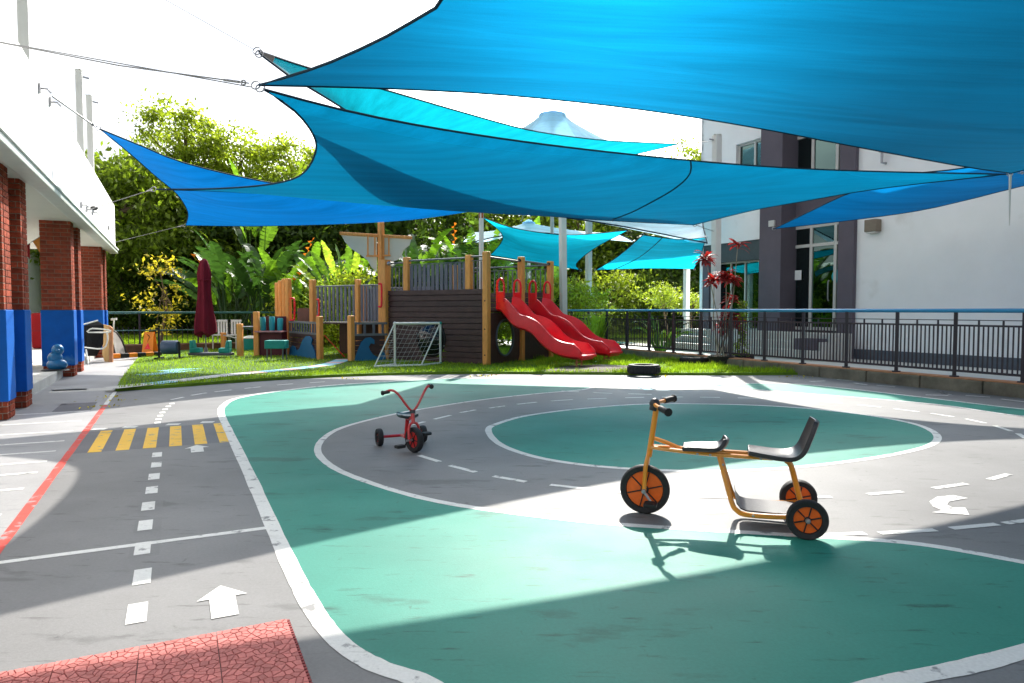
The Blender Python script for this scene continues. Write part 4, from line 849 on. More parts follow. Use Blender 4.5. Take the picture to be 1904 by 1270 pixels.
m = MB(); m.tube([T(.045, 0, .615), T(.055, 0, .665)], .026, 10); m.ball(T(.053, 0, .655), .032, n=10, m=7); m.build('stem_clamp', mSEAT, tr, smooth=True)
hb_ = smooth_path([T(.135, -.20, .640), T(.09, -.12, .648), T(.055, 0, .652), T(.09, .12, .656), T(.135, .20, .660)], 5)
m = MB(); m.tube(hb_, .012, 8); hb_o = m.build('handlebar', mORANG, tr, smooth=True)
for sd in (-1, 1): m = MB(); p = T(.135, sd * .20, .640 if sd < 0 else .660); q = T(.098, sd * .135, .646 if sd < 0 else .656); d = (p - q); m.tube([q, p + d * .25, p + d * .28, p + d * .36], [.018, .018, .024, .024], 10); m.build('grip', mBLACK, hb_o, smooth=True)
# frame: twin top tubes, braces, down tubes, foot deck frame
for sd in (-1, 1):
    m = MB(); m.tube(smooth_path([T(.035, sd * .012, .398), T(.20, sd * .045, .392), T(.40, sd * .055, .385), T(.70, sd * .055, .382)], 4), .0125, 8); m.build('top_tube', mORANG, tr, smooth=True)
    m = MB(); m.tube(smooth_path([T(.42, sd * .055, .375), T(.455, sd * .09, .25), T(.49, sd * .13, .135), T(.515, sd * .14, .10), T(.56, sd * .145, .082), T(.70, sd * .145, .082), T(.86, sd * .145, .095)], 5), .014, 8); m.build('down_tube', mORANG, tr, smooth=True)
m = MB(); m.tube([T(.032, 0, .455), T(.12, 0, .43), T(.21, .0, .395)], .012, 8); m.build('brace_tube', mORANG, tr, smooth=True)
m = MB(); m.tube(smooth_path([T(.775, 0, .365), T(.80, 0, .34), T(.825, 0, .25), T(.86, 0, .115)], 5), .016, 10); m.build('seat_post', mORANG, tr, smooth=True)
m = MB(); m.tube([T(.865, -.24, .105), T(.865, .24, .105)], .011, 8); m.build('axle', mSTEEL, tr, smooth=True)
m = MB(); m.tube([T(0, -.06, .146), T(0, .06, .146)], .013, 8); fa = m.build('front_axle', mSTEEL, tr, smooth=True)
for sd, ag in ((-1, .95), (1, 4.1)):
    e = T(.075 * math.cos(ag), sd * .065, .146 - .075 * math.sin(ag)); m = MB(); m.tube([T(0, sd * .06, .146), e], .008, 6); ck = m.build('crank', mSTEEL, fa)
    m = MB(); m.box(e + oy * sd * .045, .075, .085, .022, ox, oy); m.build('pedal', mBLACK, ck, bevel=.006)
for x, y, z in ((.30, -.066, .385), (.37, -.067, .384), (.64, -.067, .380), (.70, -.067, .380), (.44, -.075, .335), (.60, -.158, .082), (.78, -.158, .088)):
    m = MB(); m.lathe([(.0, 0), (.007, 0), (.007, .005), (0, .006)], T(x, y, z), -oy, 8); m.build('bolt', mSTEEL, tr)
for x, y, z in ((0, -.062, .146), (.865, -.255, .105), (.865, .255, .105)):
    m = MB(); m.lathe([(.0, 0), (.014, 0), (.012, .012), (0, .014)], T(x, y, z), -oy if y < 0 else oy, 10); m.build('hub_nut', mSTEEL, tr)
# footboard
vs = []; 
prof = [(.505, .175), (.513, .135), (.535, .105), (.57, .094), (.70, .092), (.83, .094)]
m = MB(); vs = [T(x, y, z + k) for k in (0, .008) for x, z in prof for y in (-.13, .13)]; n = len(prof); fs = [(2 * i, 2 * i + 2, 2 * i + 3, 2 * i + 1) for i in range(n - 1)] + [(2 * n + 2 * i, 2 * n + 2 * i + 1, 2 * n + 2 * i + 3, 2 * n + 2 * i + 2) for i in range(n - 1)] + [(2 * i, 2 * n + 2 * i, 2 * n + 2 * i + 2, 2 * i + 2) for i in range(n - 1)] + [(2 * i + 1, 2 * i + 3, 2 * n + 2 * i + 3, 2 * n + 2 * i + 1) for i in range(n - 1)] + [(0, 1, 2 * n + 1, 2 * n), (2 * n - 2, 4 * n - 2, 4 * n - 1, 2 * n - 1)]
m.add(vs, fs); m.build('foot_board', mSEAT, tr, smooth=True)
def seatshell(parent, prof, hw, thick, mat, name, Tf, wfun):
    ny = 8; vs = []; n = len(prof)
    for k in (0, 1):
        for i, (x, z) in enumerate(prof):
            t0 = V((prof[min(i + 1, n - 1)][0] - prof[max(i - 1, 0)][0], prof[min(i + 1, n - 1)][1] - prof[max(i - 1, 0)][1], 0)).normalized(); nx_, nz_ = -t0.y, t0.x
            for j in range(ny + 1):
                v = -1 + 2 * j / ny; lift = .018 * v ** 2 + (.0 if k else -thick); ww = hw * wfun(i / (n - 1))
                vs.append(Tf(x + nx_ * lift, v * ww, z + nz_ * lift))
    fs = []; Rr = ny + 1
    for i in range(n - 1):
        for j in range(ny):
            a = i * Rr + j; fs.append((a, a + 1, a + Rr + 1, a + Rr)); b = a + n * Rr; fs.append((b, b + Rr, b + Rr + 1, b + 1))
    for i in range(n - 1):
        for j in (0, ny): a = i * Rr + j; fs.append((a, a + Rr, a + Rr + n * Rr, a + n * Rr) if j == 0 else (a, a + n * Rr, a + Rr + n * Rr, a + Rr))
    for j in range(ny): fs.append((j, j + n * Rr, j + 1 + n * Rr, j + 1)); a = (n - 1) * Rr + j; fs.append((a, a + 1, a + 1 + n * Rr, a + n * Rr))
    m = MB(); m.add(vs, fs); return m.build(name, mat, parent, smooth=True, bevel=.006)
ell = lambda f: .62 + .38 * math.sin(math.pi * min(1, f * 1.05)) ** .6
s1 = [(p.x, p.z) for p in smooth_path([V((.215, 0, .405)), V((.28, 0, .410)), (V((.36, 0, .412))), V((.41, 0, .418)), V((.44, 0, .440)), V((.455, 0, .475))], 4)]
seatshell(tr, s1, .105, .022, mSEAT, 'front_seat', T, lambda f: .7 + .3 * math.sin(math.pi * f))
s2 = [(p.x, p.z) for p in smooth_path([V((.575, 0, .408)), V((.64, 0, .400)), V((.74, 0, .390)), V((.81, 0, .395)), V((.855, 0, .43)), V((.885, 0, .50)), V((.91, 0, .57)), V((.92, 0, .60))], 4)]
seatshell(tr, s2, .135, .024, mSEAT, 'rear_seat', T, lambda f: .72 + .28 * math.sin(math.pi * f))
# ------------------------------------------------------------------ small red tricycle
hx = V((.42, -.907, 0)).normalized(); hy = V((-hx.y, hx.x, 0)); r0 = V((-.825, 5.80, 0))
def Q(x, y, z): return r0 - hx * x + hy * y + V((0, 0, z))      # x rearwards
rt = thing('tricycle', 'small red tricycle with high handlebars on the grey ring road', 'tricycle', r0)
ws = V((.62, -.785, 0)); wax = V((.785, .62, 0))               # front wheel turned a little
wheel(rt, Q(0, 0, .108), hy * .95 - hx * .32, .108, .05, .07, mRRIM, 6, 'front_wheel')
for y in (-.20, .20): wheel(rt, Q(.40, y, .078), hy, .078, .045, .047, mRRIM, 6, 'rear_wheel')
fx = (hy * .95 - hx * .32).normalized()
for sd in (-1, 1): m = MB(); m.tube(smooth_path([Q(0, 0, .10) + fx * sd * .052, Q(.015, 0, .19) + fx * sd * .052, Q(.022, 0, .235) + fx * sd * .036, Q(.028, 0, .25)], 5), .0115, 8); m.build('fork_blade', mREDTR, rt, smooth=True)
m = MB(); m.tube([Q(.028, 0, .245), Q(.048, 0, .33)], .017, 10); m.build('head_tube', mREDTR, rt, smooth=True)
m = MB(); m.tube([Q(.044, 0, .325), Q(.05, 0, .352)], .025, 10); m.build('stem_clamp', mSEAT, rt, smooth=True)
hp = smooth_path([Q(.15, -.225, .50), Q(.10, -.17, .525), Q(.075, -.12, .495), Q(.06, -.06, .41), Q(.05, -.015, .352), Q(.05, .015, .352), Q(.06, .06, .41), Q(.075, .115, .505), Q(.10, .155, .545), Q(.15, .20, .535)], 5)
m = MB(); m.tube(hp, .0105, 8); hbr = m.build('handlebar', mREDTR, rt, smooth=True)
for sd, z in ((-1, .50), (1, .535)): m = MB(); p = Q(.15, sd * (.225 if sd < 0 else .20), z); q = Q(.11, sd * (.185 if sd < 0 else .165), z + .012); d = p - q; m.tube([q, p, p + d * .02, p + d * .2], [.015, .015, .021, .021], 10); m.build('grip', mBLACK, hbr, smooth=True)
m = MB(); m.tube(smooth_path([Q(.035, 0, .285), Q(.12, 0, .27), Q(.20, 0, .255)], 4), .014, 8); m.build('top_tube', mREDTR, rt, smooth=True)
m = MB(); m.tube(smooth_path([Q(.20, 0, .265), Q(.225, 0, .18), Q(.25, 0, .085)], 4), .018, 10); m.tube([Q(.25, 0, .085), Q(.40, 0, .08)], .014, 8); m.build('main_tube', mREDTR, rt, smooth=True)
m = MB(); m.tube([Q(.40, -.21, .08), Q(.40, .21, .08)], .0135, 8); m.build('rear_axle', mREDTR, rt, smooth=True)
seatshell(rt, [(p.x, p.z) for p in smooth_path([V((.12, 0, .292)), V((.18, 0, .285)), V((.26, 0, .285)), V((.31, 0, .298))], 4)], .085, .024, mDKGRN, 'seat', Q, lambda f: .55 + .45 * math.sin(math.pi * (.25 + .6 * f)))
m = MB(); m.tube([Q(0, 0, .108) - fx * .08, Q(0, 0, .108) + fx * .08], .01, 8); fa = m.build('front_axle', mSTEEL, rt, smooth=True)
for sd, dz, dx in ((-1, -.045, .03), (1, .03, .03)):
    e = Q(dx, 0, .108 + dz) + fx * sd * .085; m = MB(); m.tube([Q(0, 0, .108) + fx * sd * .07, e], .007, 6); ck = m.build('crank', mBLACK, fa); m = MB(); m.box(e + fx * sd * .05, .085, .06, .028, fx, fx.cross(V((0, 0, 1)))); m.build('pedal', mBLACK, ck, bevel=.01)

# ------------------------------------------------------------------ red rubber mat tiles
mat_t = thing('rubber_mat', 'red rubber mat of interlocking crazy paving tiles in the near left corner', 'mat', W(2.4, 0, 0))
def clip(poly, px_, py_, nx_, ny_):
    out = []
    for i in range(len(poly)):
        a, b = poly[i], poly[(i + 1) % len(poly)]; da = (a[0] - px_) * nx_ + (a[1] - py_) * ny_; db = (b[0] - px_) * nx_ + (b[1] - py_) * ny_
        if da <= 0: out.append(a)
        if da * db < 0: t = da / (da - db); out.append((a[0] + (b[0] - a[0]) * t, a[1] + (b[1] - a[1]) * t))
    return out
TS = .25
def stones(seed):
    rnd = random.Random(seed); pts = []
    for i in range(7):
        for j in range(12): pts.append(((i + .5 + rnd.uniform(-.42, .42)) / 7 * TS - TS / 2, (j + .5 + rnd.uniform(-.42, .42)) / 12 * TS - TS / 2))
    m = MB()
    for i, p in enumerate(pts):
        poly = [(-TS / 2 + .001, -TS / 2 + .001), (TS / 2 - .001, -TS / 2 + .001), (TS / 2 - .001, TS / 2 - .001), (-TS / 2 + .001, TS / 2 - .001)]
        for j, q in enumerate(pts):
            if i != j and abs(p[0] - q[0]) < .12 and abs(p[1] - q[1]) < .12:
                dx, dy = q[0] - p[0], q[1] - p[1]; l = math.hypot(dx, dy); poly = clip(poly, (p[0] + q[0]) / 2 - dx / l * .0011, (p[1] + q[1]) / 2 - dy / l * .0011, dx / l, dy / l)
                if len(poly) < 3: break
        if len(poly) < 3: continue
        cx = sum(a for a, b in poly) / len(poly); cy = sum(b for a, b in poly) / len(poly); n = len(poly); h = .0145 + rnd.uniform(-.0006, .0006)
        poly = ccw(poly); vs = [(a, b, .0105) for a, b in poly] + [(cx + (a - cx) * .93, cy + (b - cy) * .93, h) for a, b in poly]
        m.add(vs, [tuple(range(n, 2 * n))] + [(k, (k + 1) % n, n + (k + 1) % n, n + k) for k in range(n)])
    return m.mesh('stone_relief', mMAT)
stm = [stones(3), stones(5), stones(9)]
x = MB(); x.box((0, 0, .0057), TS - .004, TS - .004, .0113); tilem = x.mesh('tile', mMATB)
x = MB()
for k in range(12): x.box((0, TS / 2 + .004, .006), .010, .012, .009) if False else x.lathe([(.006, 0), (.006, .011), (0, .011)], (-TS / 2 + (k + .5) * TS / 12, TS / 2 + .004, .001), (0, 0, 1), 8)
pegm = x.mesh('edge_peg', mMATB)
for i in range(5):
    for j in range(4):
        o = .36 - TS / 2 - i * TS; s = 2.73 - TS / 2 - j * TS
        b = inst('tile', tilem, W(s, o), mat_t, ROTZ)
        r_ = bpy.data.objects.new('stone_relief', stm[(i * 2 + j) % 3]); col.objects.link(r_); r_.parent = b; r_.rotation_euler = (0, 0, (i + j) % 2 * math.pi); r_['kind'] = 'stuff'
        if i == 0: q = bpy.data.objects.new('edge_pegs', pegm); col.objects.link(q); q.parent = b; q.rotation_euler = (0, 0, math.pi); q['kind'] = 'stuff'

# ------------------------------------------------------------------ tyres and pots on the lawn
def tyre(label, p, r=.30, h=.16):
    t = thing('old_tyre', label, 'tyre', p, 'tyres lying on the lawn'); m = MB(); m.lathe([(r * .58, 0), (r * .92, 0), (r * .99, h * .2), (r, h * .5), (r * .99, h * .8), (r * .92, h), (r * .6, h), (r * .55, h * .8), (r * .8, h * .6), (r * .8, h * .3)], p, (0, 0, 1), 36, close=True); m.build('casing', mTYRE, t, smooth=True)
    m = MB()
    for k in range(30): a = 2 * math.pi * k / 30; m.box(V(p) + V((r * .995 * math.cos(a), r * .995 * math.sin(a), h * .5)), .012, .03, h * .62, (math.cos(a), math.sin(a), 0), (-math.sin(a), math.cos(a), 0))
    m.build('tread', mTYRE, t)
tyre('black tyre lying flat at the lawn edge right of the slides', gp(1197, 694, LZ))
tyre('black tyre lying behind the potted red plant, on its left', gp(1297, 676, LZ) + V((0, .2, 0)), .33, .13); tyre('dark tyre lying beside the small vine pot, right of it', gp(1388, 672, LZ) + V((.0, .5, 0)), .33, .12)
def potted(label, p, r, h, mat):
    t = thing('plant_pot', label, 'pot', p); m = MB(); m.lathe([(r * .78, 0), (r * .98, h * .9), (r * 1.05, h * .92), (r * 1.05, h), (r * .92, h), (r * .9, h * .88), (0, h * .88)], p, (0, 0, 1), 24); m.build('bowl', mat, t, smooth=True); m = MB(); m.lathe([(0, 0), (r * .9, 0), (r * .88, .01), (0, .02)], V(p) + V((0, 0, h * .86)), (0, 0, 1), 20); m.build('soil', mBARK, t)
potA = gp(1341, 678, LZ); potB = gp(1383, 671, LZ) + V((0, .15, 0))
potted('wide dark pot holding the tall red leaved plant', potA, .27, .19, mPOT); potted('low red pot holding the small green vine', potB, .2, .07, mTERR)

# ------------------------------------------------------------------ left turf furniture
p = gp(383, 661, LZ); um = thing('closed_parasol', 'closed maroon parasol standing on the turf by the rear fence', 'parasol', p)
m = MB(); m.tube([p, p + V((0, 0, 2.4))], .02, 8); m.build('pole', mGREYR, um, smooth=True)
n = 20; prof = [(.10, .50), (.24, .58), (.235, .80), (.19, 1.10), (.15, 1.45), (.135, 1.75), (.145, 1.95), (.15, 2.1), (.12, 2.28), (.075, 2.42), (.02, 2.47)]; vs = []
for r_, z in prof:
    for k in range(n): a = 2 * math.pi * k / n; rr = r_ * (1 + .22 * math.sin(a * 5 + z) ) ; vs.append(p + V((rr * math.cos(a), rr * math.sin(a), z + (.05 * math.sin(a * 3) if z < .7 else 0))))
m = MB(); m.add(vs, [(i * n + k, i * n + (k + 1) % n, (i + 1) * n + (k + 1) % n, (i + 1) * n + k) for i in range(len(prof) - 1) for k in range(n)]); m.build('canvas', mUMB, um, smooth=True)
m = MB(); m.tube([p + V((.15 * math.cos(a), .15 * math.sin(a), 1.92)) for a in np.linspace(0, 6.28, 16, endpoint=False)], .016, 6, closed=True); m.build('strap', mUMB, um)
m = MB(); m.lathe([(.25, 0), (.25, .05), (.05, .09), (.04, .2), (0, .2)], p, (0, 0, 1), 20); m.build('foot', mGREYR, um, smooth=True)
# seesaw with teal seats
c = gp(392, 664, LZ); ss = thing('rocker_seat', 'low grey rocker with two teal seats in front of the parasol', 'rocker', c)
m = MB(); m.bar(c + V((-.55, .1, .08)), c + V((.55, -.05, .08)), .22, .07); m.build('beam', mGREYS, ss, bevel=.02)
for sd in (-1, 1):
    q = c + V((sd * .38, -sd * .05, .11)); m = MB(); m.box(q + V((0, 0, .06)), .26, .2, .12); m.prism([q + V((-sd * -.02, -.1, .11)), q + V((sd * .13, -.1, .11)), q + V((sd * .13, -.1, .30)), q + V((sd * .05, -.1, .30))], V((0, .2, 0))); m.build('seat', mTEAL, ss, bevel=.02)
# barrel roller
c = gp(313, 668, LZ); br = thing('barrel_roller', 'blue grey barrel roller in a black stand near the yellow sign', 'barrel', c)
m = MB(); m.lathe([(.0, 0), (.15, 0), (.165, .03), (.165, .33), (.15, .36), (0, .36)], c + V((-.16, .05, .28)), (1, .1, 0), 22); m.build('drum', M('barrel_blue', (.05, .09, .16), .4), br, smooth=True)
for x_ in (-.24, .24):
    m = MB(); m.bar(c + V((x_, .05, 0)), c + V((x_, .05, .75 if x_ < 0 else .42)), .05); m.bar(c + V((x_, -.15, .02)), c + V((x_, .25, .02)), .05); m.build('stand', mBLACK, br)
# yellow floor sign
c = gp(279, 661, LZ); ys = thing('floor_sign', 'orange yellow folding caution sign at the turf edge', 'sign', c)
for sd in (-1, 1): m = MB(); m.prism([c + V((-.14, sd * .16, 0)), c + V((.14, sd * .16, 0)), c + V((.12, sd * .02, .60)), c + V((-.12, sd * .02, .60))], V((0, .012, 0))); m.build('leaf_panel', mORSIGN, ys)
tri = [c + V((-.08, -.12, .17)), c + V((.08, -.12, .17)), c + V((0, -.085, .33))]; m = MB(); m.prism(tri, V((0, -.006, 0))); m.build('warning_triangle', mREDPL, ys)
m = MB(); m.bar(c + V((-.02, -.075, .36)), c + V((.03, -.05, .5)), .02, .006); m.bar(c + V((.03, -.055, .5)), c + V((-.04, -.05, .54)), .02, .006); m.build('figure_mark', mBLACK, ys)
# painted barrier bar
a, b = gp(207, 667, LZ), gp(300, 662, LZ); kb_ = thing('striped_kerb', 'low yellow and black striped bar across the walkway end', 'kerb', a); d = b - a
for i in range(6): m = MB(); m.bar(a + d * (i / 6) + V((0, 0, .06)), a + d * ((i + .98) / 6) + V((0, 0, .06)), .12, .11); m.build('block', mORSIGN if i % 2 == 0 else mBLACK, kb_, bevel=.02)
# balance posts with steel bars
bp_ = thing('chin_up_bars', 'row of three tan wooden posts joined by steel bars left of the ship', 'bars', gp(447, 663, LZ))
P3 = [gp(416, 652, LZ), gp(447, 663, LZ), gp(478, 662, LZ)]; H3 = [.52, .82, 1.12]
for q, h in zip(P3, H3): m = MB(); m.box(q + V((0, 0, h / 2)), .13, .13, h); m.build('post', mWOODP, bp_, bevel=.015)
for i in range(2): m = MB(); m.tube([P3[i] + V((0, 0, H3[i] - .08)), P3[i + 1] + V((0, 0, H3[i] - .08))], .018, 8); m.build('bar', mSTEEL, bp_, smooth=True)
# maroon play counter with teal tubes
c = gp(502, 662, LZ); pc = thing('play_counter', 'maroon play counter with aqua sound tubes beside the ship', 'play counter', c)
m = MB(); m.box(c + V((0, .2, .30)), .62, .4, .60); m.build('cabinet', mMAROON, pc, bevel=.01); m = MB(); m.box(c + V((0, .1, .62)), .68, .5, .03); m.build('worktop', M('counter_pink', (.45, .2, .22), .5), pc)
m = MB(); m.box(c + V((0, .38, .80)), .60, .03, .4); m.build('back_board', mMAROON, pc)
for x_, h in ((-.22, .33), (0.0, .34), (.2, .3)): m = MB(); m.lathe([(.06, 0), (.07, .02), (.07, h), (.055, h + .02), (0, h + .02)], c + V((x_, .18, .636)), (x_ * .25, 0, 1), 14); m.build('sound_tube', mAQUA, pc, smooth=True)
c = gp(515, 670, LZ); gb = thing('activity_table', 'green box table on thin legs before the maroon counter', 'table', c)
m = MB(); m.box(c + V((0, 0, .37)), .46, .34, .19); m.build('tray', mTEAL, gb, bevel=.015)
for x_ in (-.18, .18):
    for y_ in (-.13, .13): m = MB(); m.bar(c + V((x_, y_, 0)), c + V((x_, y_, .28)), .025); m.build('leg', mGREYR, gb)
# white garden chairs beyond
for i, (u, v) in enumerate(((412, 640), (432, 640))):
    c = at(u, v, 20.5); c.z = .05; ch = thing('garden_chair', 'white garden chair behind the parasol, ' + ('nearer the parasol' if i == 0 else 'nearer the wooden posts'), 'chair', c, 'white garden chairs')
    m = MB(); m.box(c + V((0, 0, .42)), .42, .42, .03); m.build('seat', mWHPL, ch, bevel=.01); m = MB()
    for k in range(5): mm = MB(); mm.box(c + V((-.16 + .08 * k, .2, .64)), .05, .02, .40); mm.build('slat', mWHPL, ch)
    m.box(c + V((0, .2, .84)), .42, .03, .06); m.build('top_rail', mWHPL, ch)
    for x_ in (-.18, .18):
        for y_ in (-.18, .18): m = MB(); m.bar(c + V((x_, y_, 0)), c + V((x_, y_, .42)), .03); m.build('leg', mWHPL, ch)
c = at(500 - 40 + 27, 640, 20.5); c.z = .02; c = at(490 - 22, 641, 20.0); c.z = .03
gb2 = thing('litter_bin', 'dark green tub with pale lid behind the wooden posts', 'bin', c); m = MB(); m.lathe([(.2, 0), (.27, .34), (.27, .36), (0, .36)], c, (0, 0, 1), 18); m.build('tub', mTEAL, gb2, smooth=True); m = MB(); m.lathe([(.28, 0), (.28, .03), (.1, .08), (0, .08)], c + V((0, 0, .36)), (0, 0, 1), 18); m.build('lid', mWHPL, gb2, smooth=True)
# ------------------------------------------------------------------ clutter by the far pillars
c = W(17.2, -1.45, 0); bg_ = thing('folded_goal', 'black folded play goal with white tube frame beside the far pillars', 'folded goal', c)
q = [at(156, 652, 15.6), at(156, 606, 15.6), at(178, 597, 15.9), at(189, 604, 16.0), at(188, 640, 16.0), at(176, 662, 15.9), at(160, 662, 15.6)]; m = MB(); m.prism(q, V((.02, .05, 0))); m.build('net_panel', mDARKN, bg_)
for pts in ([(156, 603, 15.5), (182, 596, 15.8)], [(162, 617, 15.4), (172, 611, 15.5), (203, 614, 15.8), (201, 618, 15.8), (164, 618, 15.4)], [(198, 616, 15.8), (200, 630, 15.8), (192, 648, 15.7), (157, 646, 15.4)], [(165, 686, 15.2), (182, 679, 15.4), (203, 684, 15.6)], [(160, 650, 15.4), (165, 686, 15.2)]):
    m = MB(); m.tube(smooth_path([at(*p) for p in pts], 3), .016, 7); m.build('frame_tube', mWHPL, bg_, smooth=True)
q = [at(192, 603, 16.4), at(203, 606, 16.2), at(203, 683, 16.0), at(196, 676, 16.2), at(190, 660, 16.4)]; pb = thing('plywood_board', 'tan plywood board leaning beside the black folded goal', 'board', W(18, -1.4, 0)); m = MB(); m.prism(q, V((.0, .03, 0))); m.build('sheet', mPLYW, pb); m = MB(); m.prism([at(203, 606, 16.15), at(209, 610, 16.15), at(209, 684, 15.95), at(203, 683, 15.95)], V((0, .04, 0))); m.build('edge_frame', mTERRA, pb)
pg = thing('popup_goal', 'grey mesh pop up goal with black rim behind the plywood board', 'popup goal', W(19, -1.2, 0)); arc = [at(*p) for p in ((206, 616, 17.0), (215, 617, 17.0), (226, 632, 17.2), (233, 650, 17.4), (236, 665, 17.4))]
m = MB(); m.tube(smooth_path(arc, 4), .02, 7); m.build('rim', mBLACK, pg, smooth=True); m = MB(); q = smooth_path(arc, 4); b0 = at(206, 664, 17.2); m.add([b0 + V((0, .25, 0))] + q, [(0, i, i + 1) for i in range(1, len(q))]); m.build('mesh_cloth', M('grey_mesh', (.28, .27, .26), .8, .2, trans=.4), pg)
m = MB(); m.tube([at(212, 595, 17.0), at(211, 614, 17.0)], .018, 6); m.tube([at(207, 594, 17.0), at(217, 593, 17.0)], .03, 6); m.build('handle', mWHPL, pg)
# red cushion panel, blue bundle, toy stack, bunting
c = gp(70, 649, .30); rc = thing('red_cushion', 'tall red padded panel behind the first pillars', 'cushion', c); m = MB(); m.box(c + V((0, .15, .42)), .42, .16, .84); m.build('pad', mREDF, rc, bevel=.06, seg=4); m = MB(); m.box(c + V((0, .15, .42)), .425, .165, .012); m.build('piping', mMAROON, rc)
c = gp(103, 689, .15); bb = thing('blue_figure', 'blue moulded garden figure sitting on the step by the middle pillar', 'figure', c); m = MB(); m.ball(c + V((0, .05, .10)), .17, .13, .11); m.ball(c + V((-.03, .05, .22)), .12, .11, .11); m.build('body', M('bright_blue_glaze', (.015, .16, .38), .3, .5, var=.25, scale=9), bb, smooth=True); m = MB(); m.ball(c + V((.02, .05, .36)), .095, .09, .10); m.ball(c + V((.07, -.02, .35)), .03); m.build('head', bpy.data.materials['bright_blue_glaze'], bb, smooth=True); m = MB(); m.lathe([(.22, 0), (.2, .02), (0, .03)], c, (0, 0, 1), 18); m.build('base', mBLACK, bb)
c = gp(65, 716, .15) + V((0, 0, 0)); c = W(11.25, -1.93, .15); tsx = thing('toy_cone_stack', 'small stacked toy cone in red, green and orange behind the first pillars', 'toy', c)
for r0_, r1_, z0, z1, mt in ((.11, .07, 0, .13, mREDPL), (.075, .05, .13, .24, mTEAL), (.045, .045, .24, .31, mORSIGN)): m = MB(); m.lathe([(r0_, 0), (r1_, z1 - z0), (0, z1 - z0)], c + V((0, 0, z0)), (0, 0, 1), 16); m.build('ring', mt, tsx, smooth=True)
bt = thing('bunting', 'string of red and yellow bunting flags under the canopy', 'bunting', W(13, -3, 2.5)); p0, p1 = at(40, 462, 11.6), at(74, 440, 11.9); m = MB(); m.tube([p0, p1], .006, 4); m.build('cord', mNET, bt)
for i, mt in enumerate((mREDF, mORSIGN)): a = p0.lerp(p1, .05 + .55 * i); b = p0.lerp(p1, .45 + .55 * i); m = MB(); m.prism([a, b, (a + b) / 2 - V((-.05, 0, .23))], V((0, .006, 0))); m.build('flag', mt, bt)
# ================================================================== VEGETATION
rng = np.random.default_rng(11)
def leafmesh(name, cen, size, mat, aspect=.5, upb=.5, fold=.18, droop=0.0, dirs=None):
    N_ = len(cen); d = rng.normal(size=(N_, 3)) if dirs is None else dirs + rng.normal(size=(N_, 3)) * .35
    d[:, 2] -= droop; d /= np.linalg.norm(d, axis=1)[:, None]
    nrm = rng.normal(size=(N_, 3)); nrm[:, 2] += upb * 3; nrm -= d * (nrm * d).sum(1)[:, None]; nrm /= np.linalg.norm(nrm, axis=1)[:, None]
    sd = np.cross(d, nrm); sz = size * rng.uniform(.6, 1.25, (N_, 1)); cen = np.asarray(cen)
    v = np.stack([cen - d * sz * .5, cen + sd * sz * aspect * .5 + nrm * sz * fold * .5, cen + d * sz * .5, cen - sd * sz * aspect * .5 + nrm * sz * fold * .5], 1).reshape(-1, 3)
    me = bpy.data.meshes.new(name); me.vertices.add(4 * N_); me.vertices.foreach_set('co', v.astype(np.float32).ravel())
    me.loops.add(4 * N_); me.loops.foreach_set('vertex_index', np.arange(4 * N_, dtype=np.int32)); me.polygons.add(N_); me.polygons.foreach_set('loop_start', np.arange(0, 4 * N_, 4, dtype=np.int32))
    me.update(); me.validate(); me.materials.append(mat); return me
def clumps(n_cl, R_, per, spread, hollow=.45, zmin=-1):
    c = rng.normal(size=(n_cl * 3, 3)); c /= np.linalg.norm(c, axis=1)[:, None]; c *= rng.uniform(hollow, 1, (len(c), 1)) ** .6; c = c[c[:, 2] > zmin][:n_cl]
    out = []; cc = c * np.array(R_)
    for p in cc:
        k = int(per * rng.uniform(.5, 1.4)); s = spread * rng.uniform(.6, 1.3); q = rng.normal(size=(k, 3)) * np.array([s, s, s * .55]); out.append(p + q)
    return np.concatenate(out), cc
def trunkmesh(name, h, r, limbs, mat, bend=.3):
    m = MB(); ph_ = rng.uniform(0, 6.28); pts = [V((bend * math.sin(ph_ + t * 2.2) * t, bend * math.cos(ph_ + t * 1.7) * t, h * t)) for t in np.linspace(0, 1, 7)]
    m.tube(pts, [r * (1.25 if i == 0 else 1 - .55 * i / 6) for i in range(7)], 8)
    for L_ in limbs:
        b = pts[3 + int(rng.integers(0, 4))]; e = V(L_); k = b.lerp(e, .5) + V((0, 0, (e - b).length * .12)); m.tube([b, k, e], [r * .38, r * .25, r * .06], 5)
    return m.mesh(name, mat, smooth=True)
kinds = {}
def treekind(key, mat, R_, n_cl, per, spread, leaf, th, tr_, upb=.5, aspect=.5, zmin=-1):
    if key not in kinds:
        pts, cc = clumps(n_cl, R_, per, spread, zmin=zmin); pts = pts + np.array([0, 0, th + R_[2] * .55]); cc = cc + np.array([0, 0, th + R_[2] * .55])
        kinds[key] = (leafmesh('crown', pts, leaf, mat, aspect, upb), trunkmesh('trunk', th + R_[2] * .6, tr_, [tuple(c) for c in cc[::3]], mBARK))
    return kinds[key]
def tree(label, key, x, y, z=0, sc_=1.0, sz=None, rz=None, name='broadleaf_tree', cat='tree', group='trees behind the playground', **kw):
    cr, tk = kinds[key]; t = thing(name, label, cat, (x, y, z), group, local=True, rz=rng.uniform(0, 6.28) if rz is None else rz)
    t.scale = (sc_, sc_, sz or sc_)
    for nm, me in (('crown', cr), ('trunk', tk)): o = bpy.data.objects.new(nm, me); col.objects.link(o); o.parent = t
    return t
treekind('tall', lfA, (2.1, 2.1, 2.6), 50, 170, .40, .21, 6.0, .2)
treekind('round', lfB, (3.0, 3.0, 2.6), 80, 180, .46, .26, 2.4, .22)
treekind('dark', lfC, (3.2, 3.2, 3.2), 85, 180, .52, .29, 1.2, .22)
treekind('shrub', lfB, (1.2, 1.0, 1.0), 34, 130, .24, .12, .35, .05)
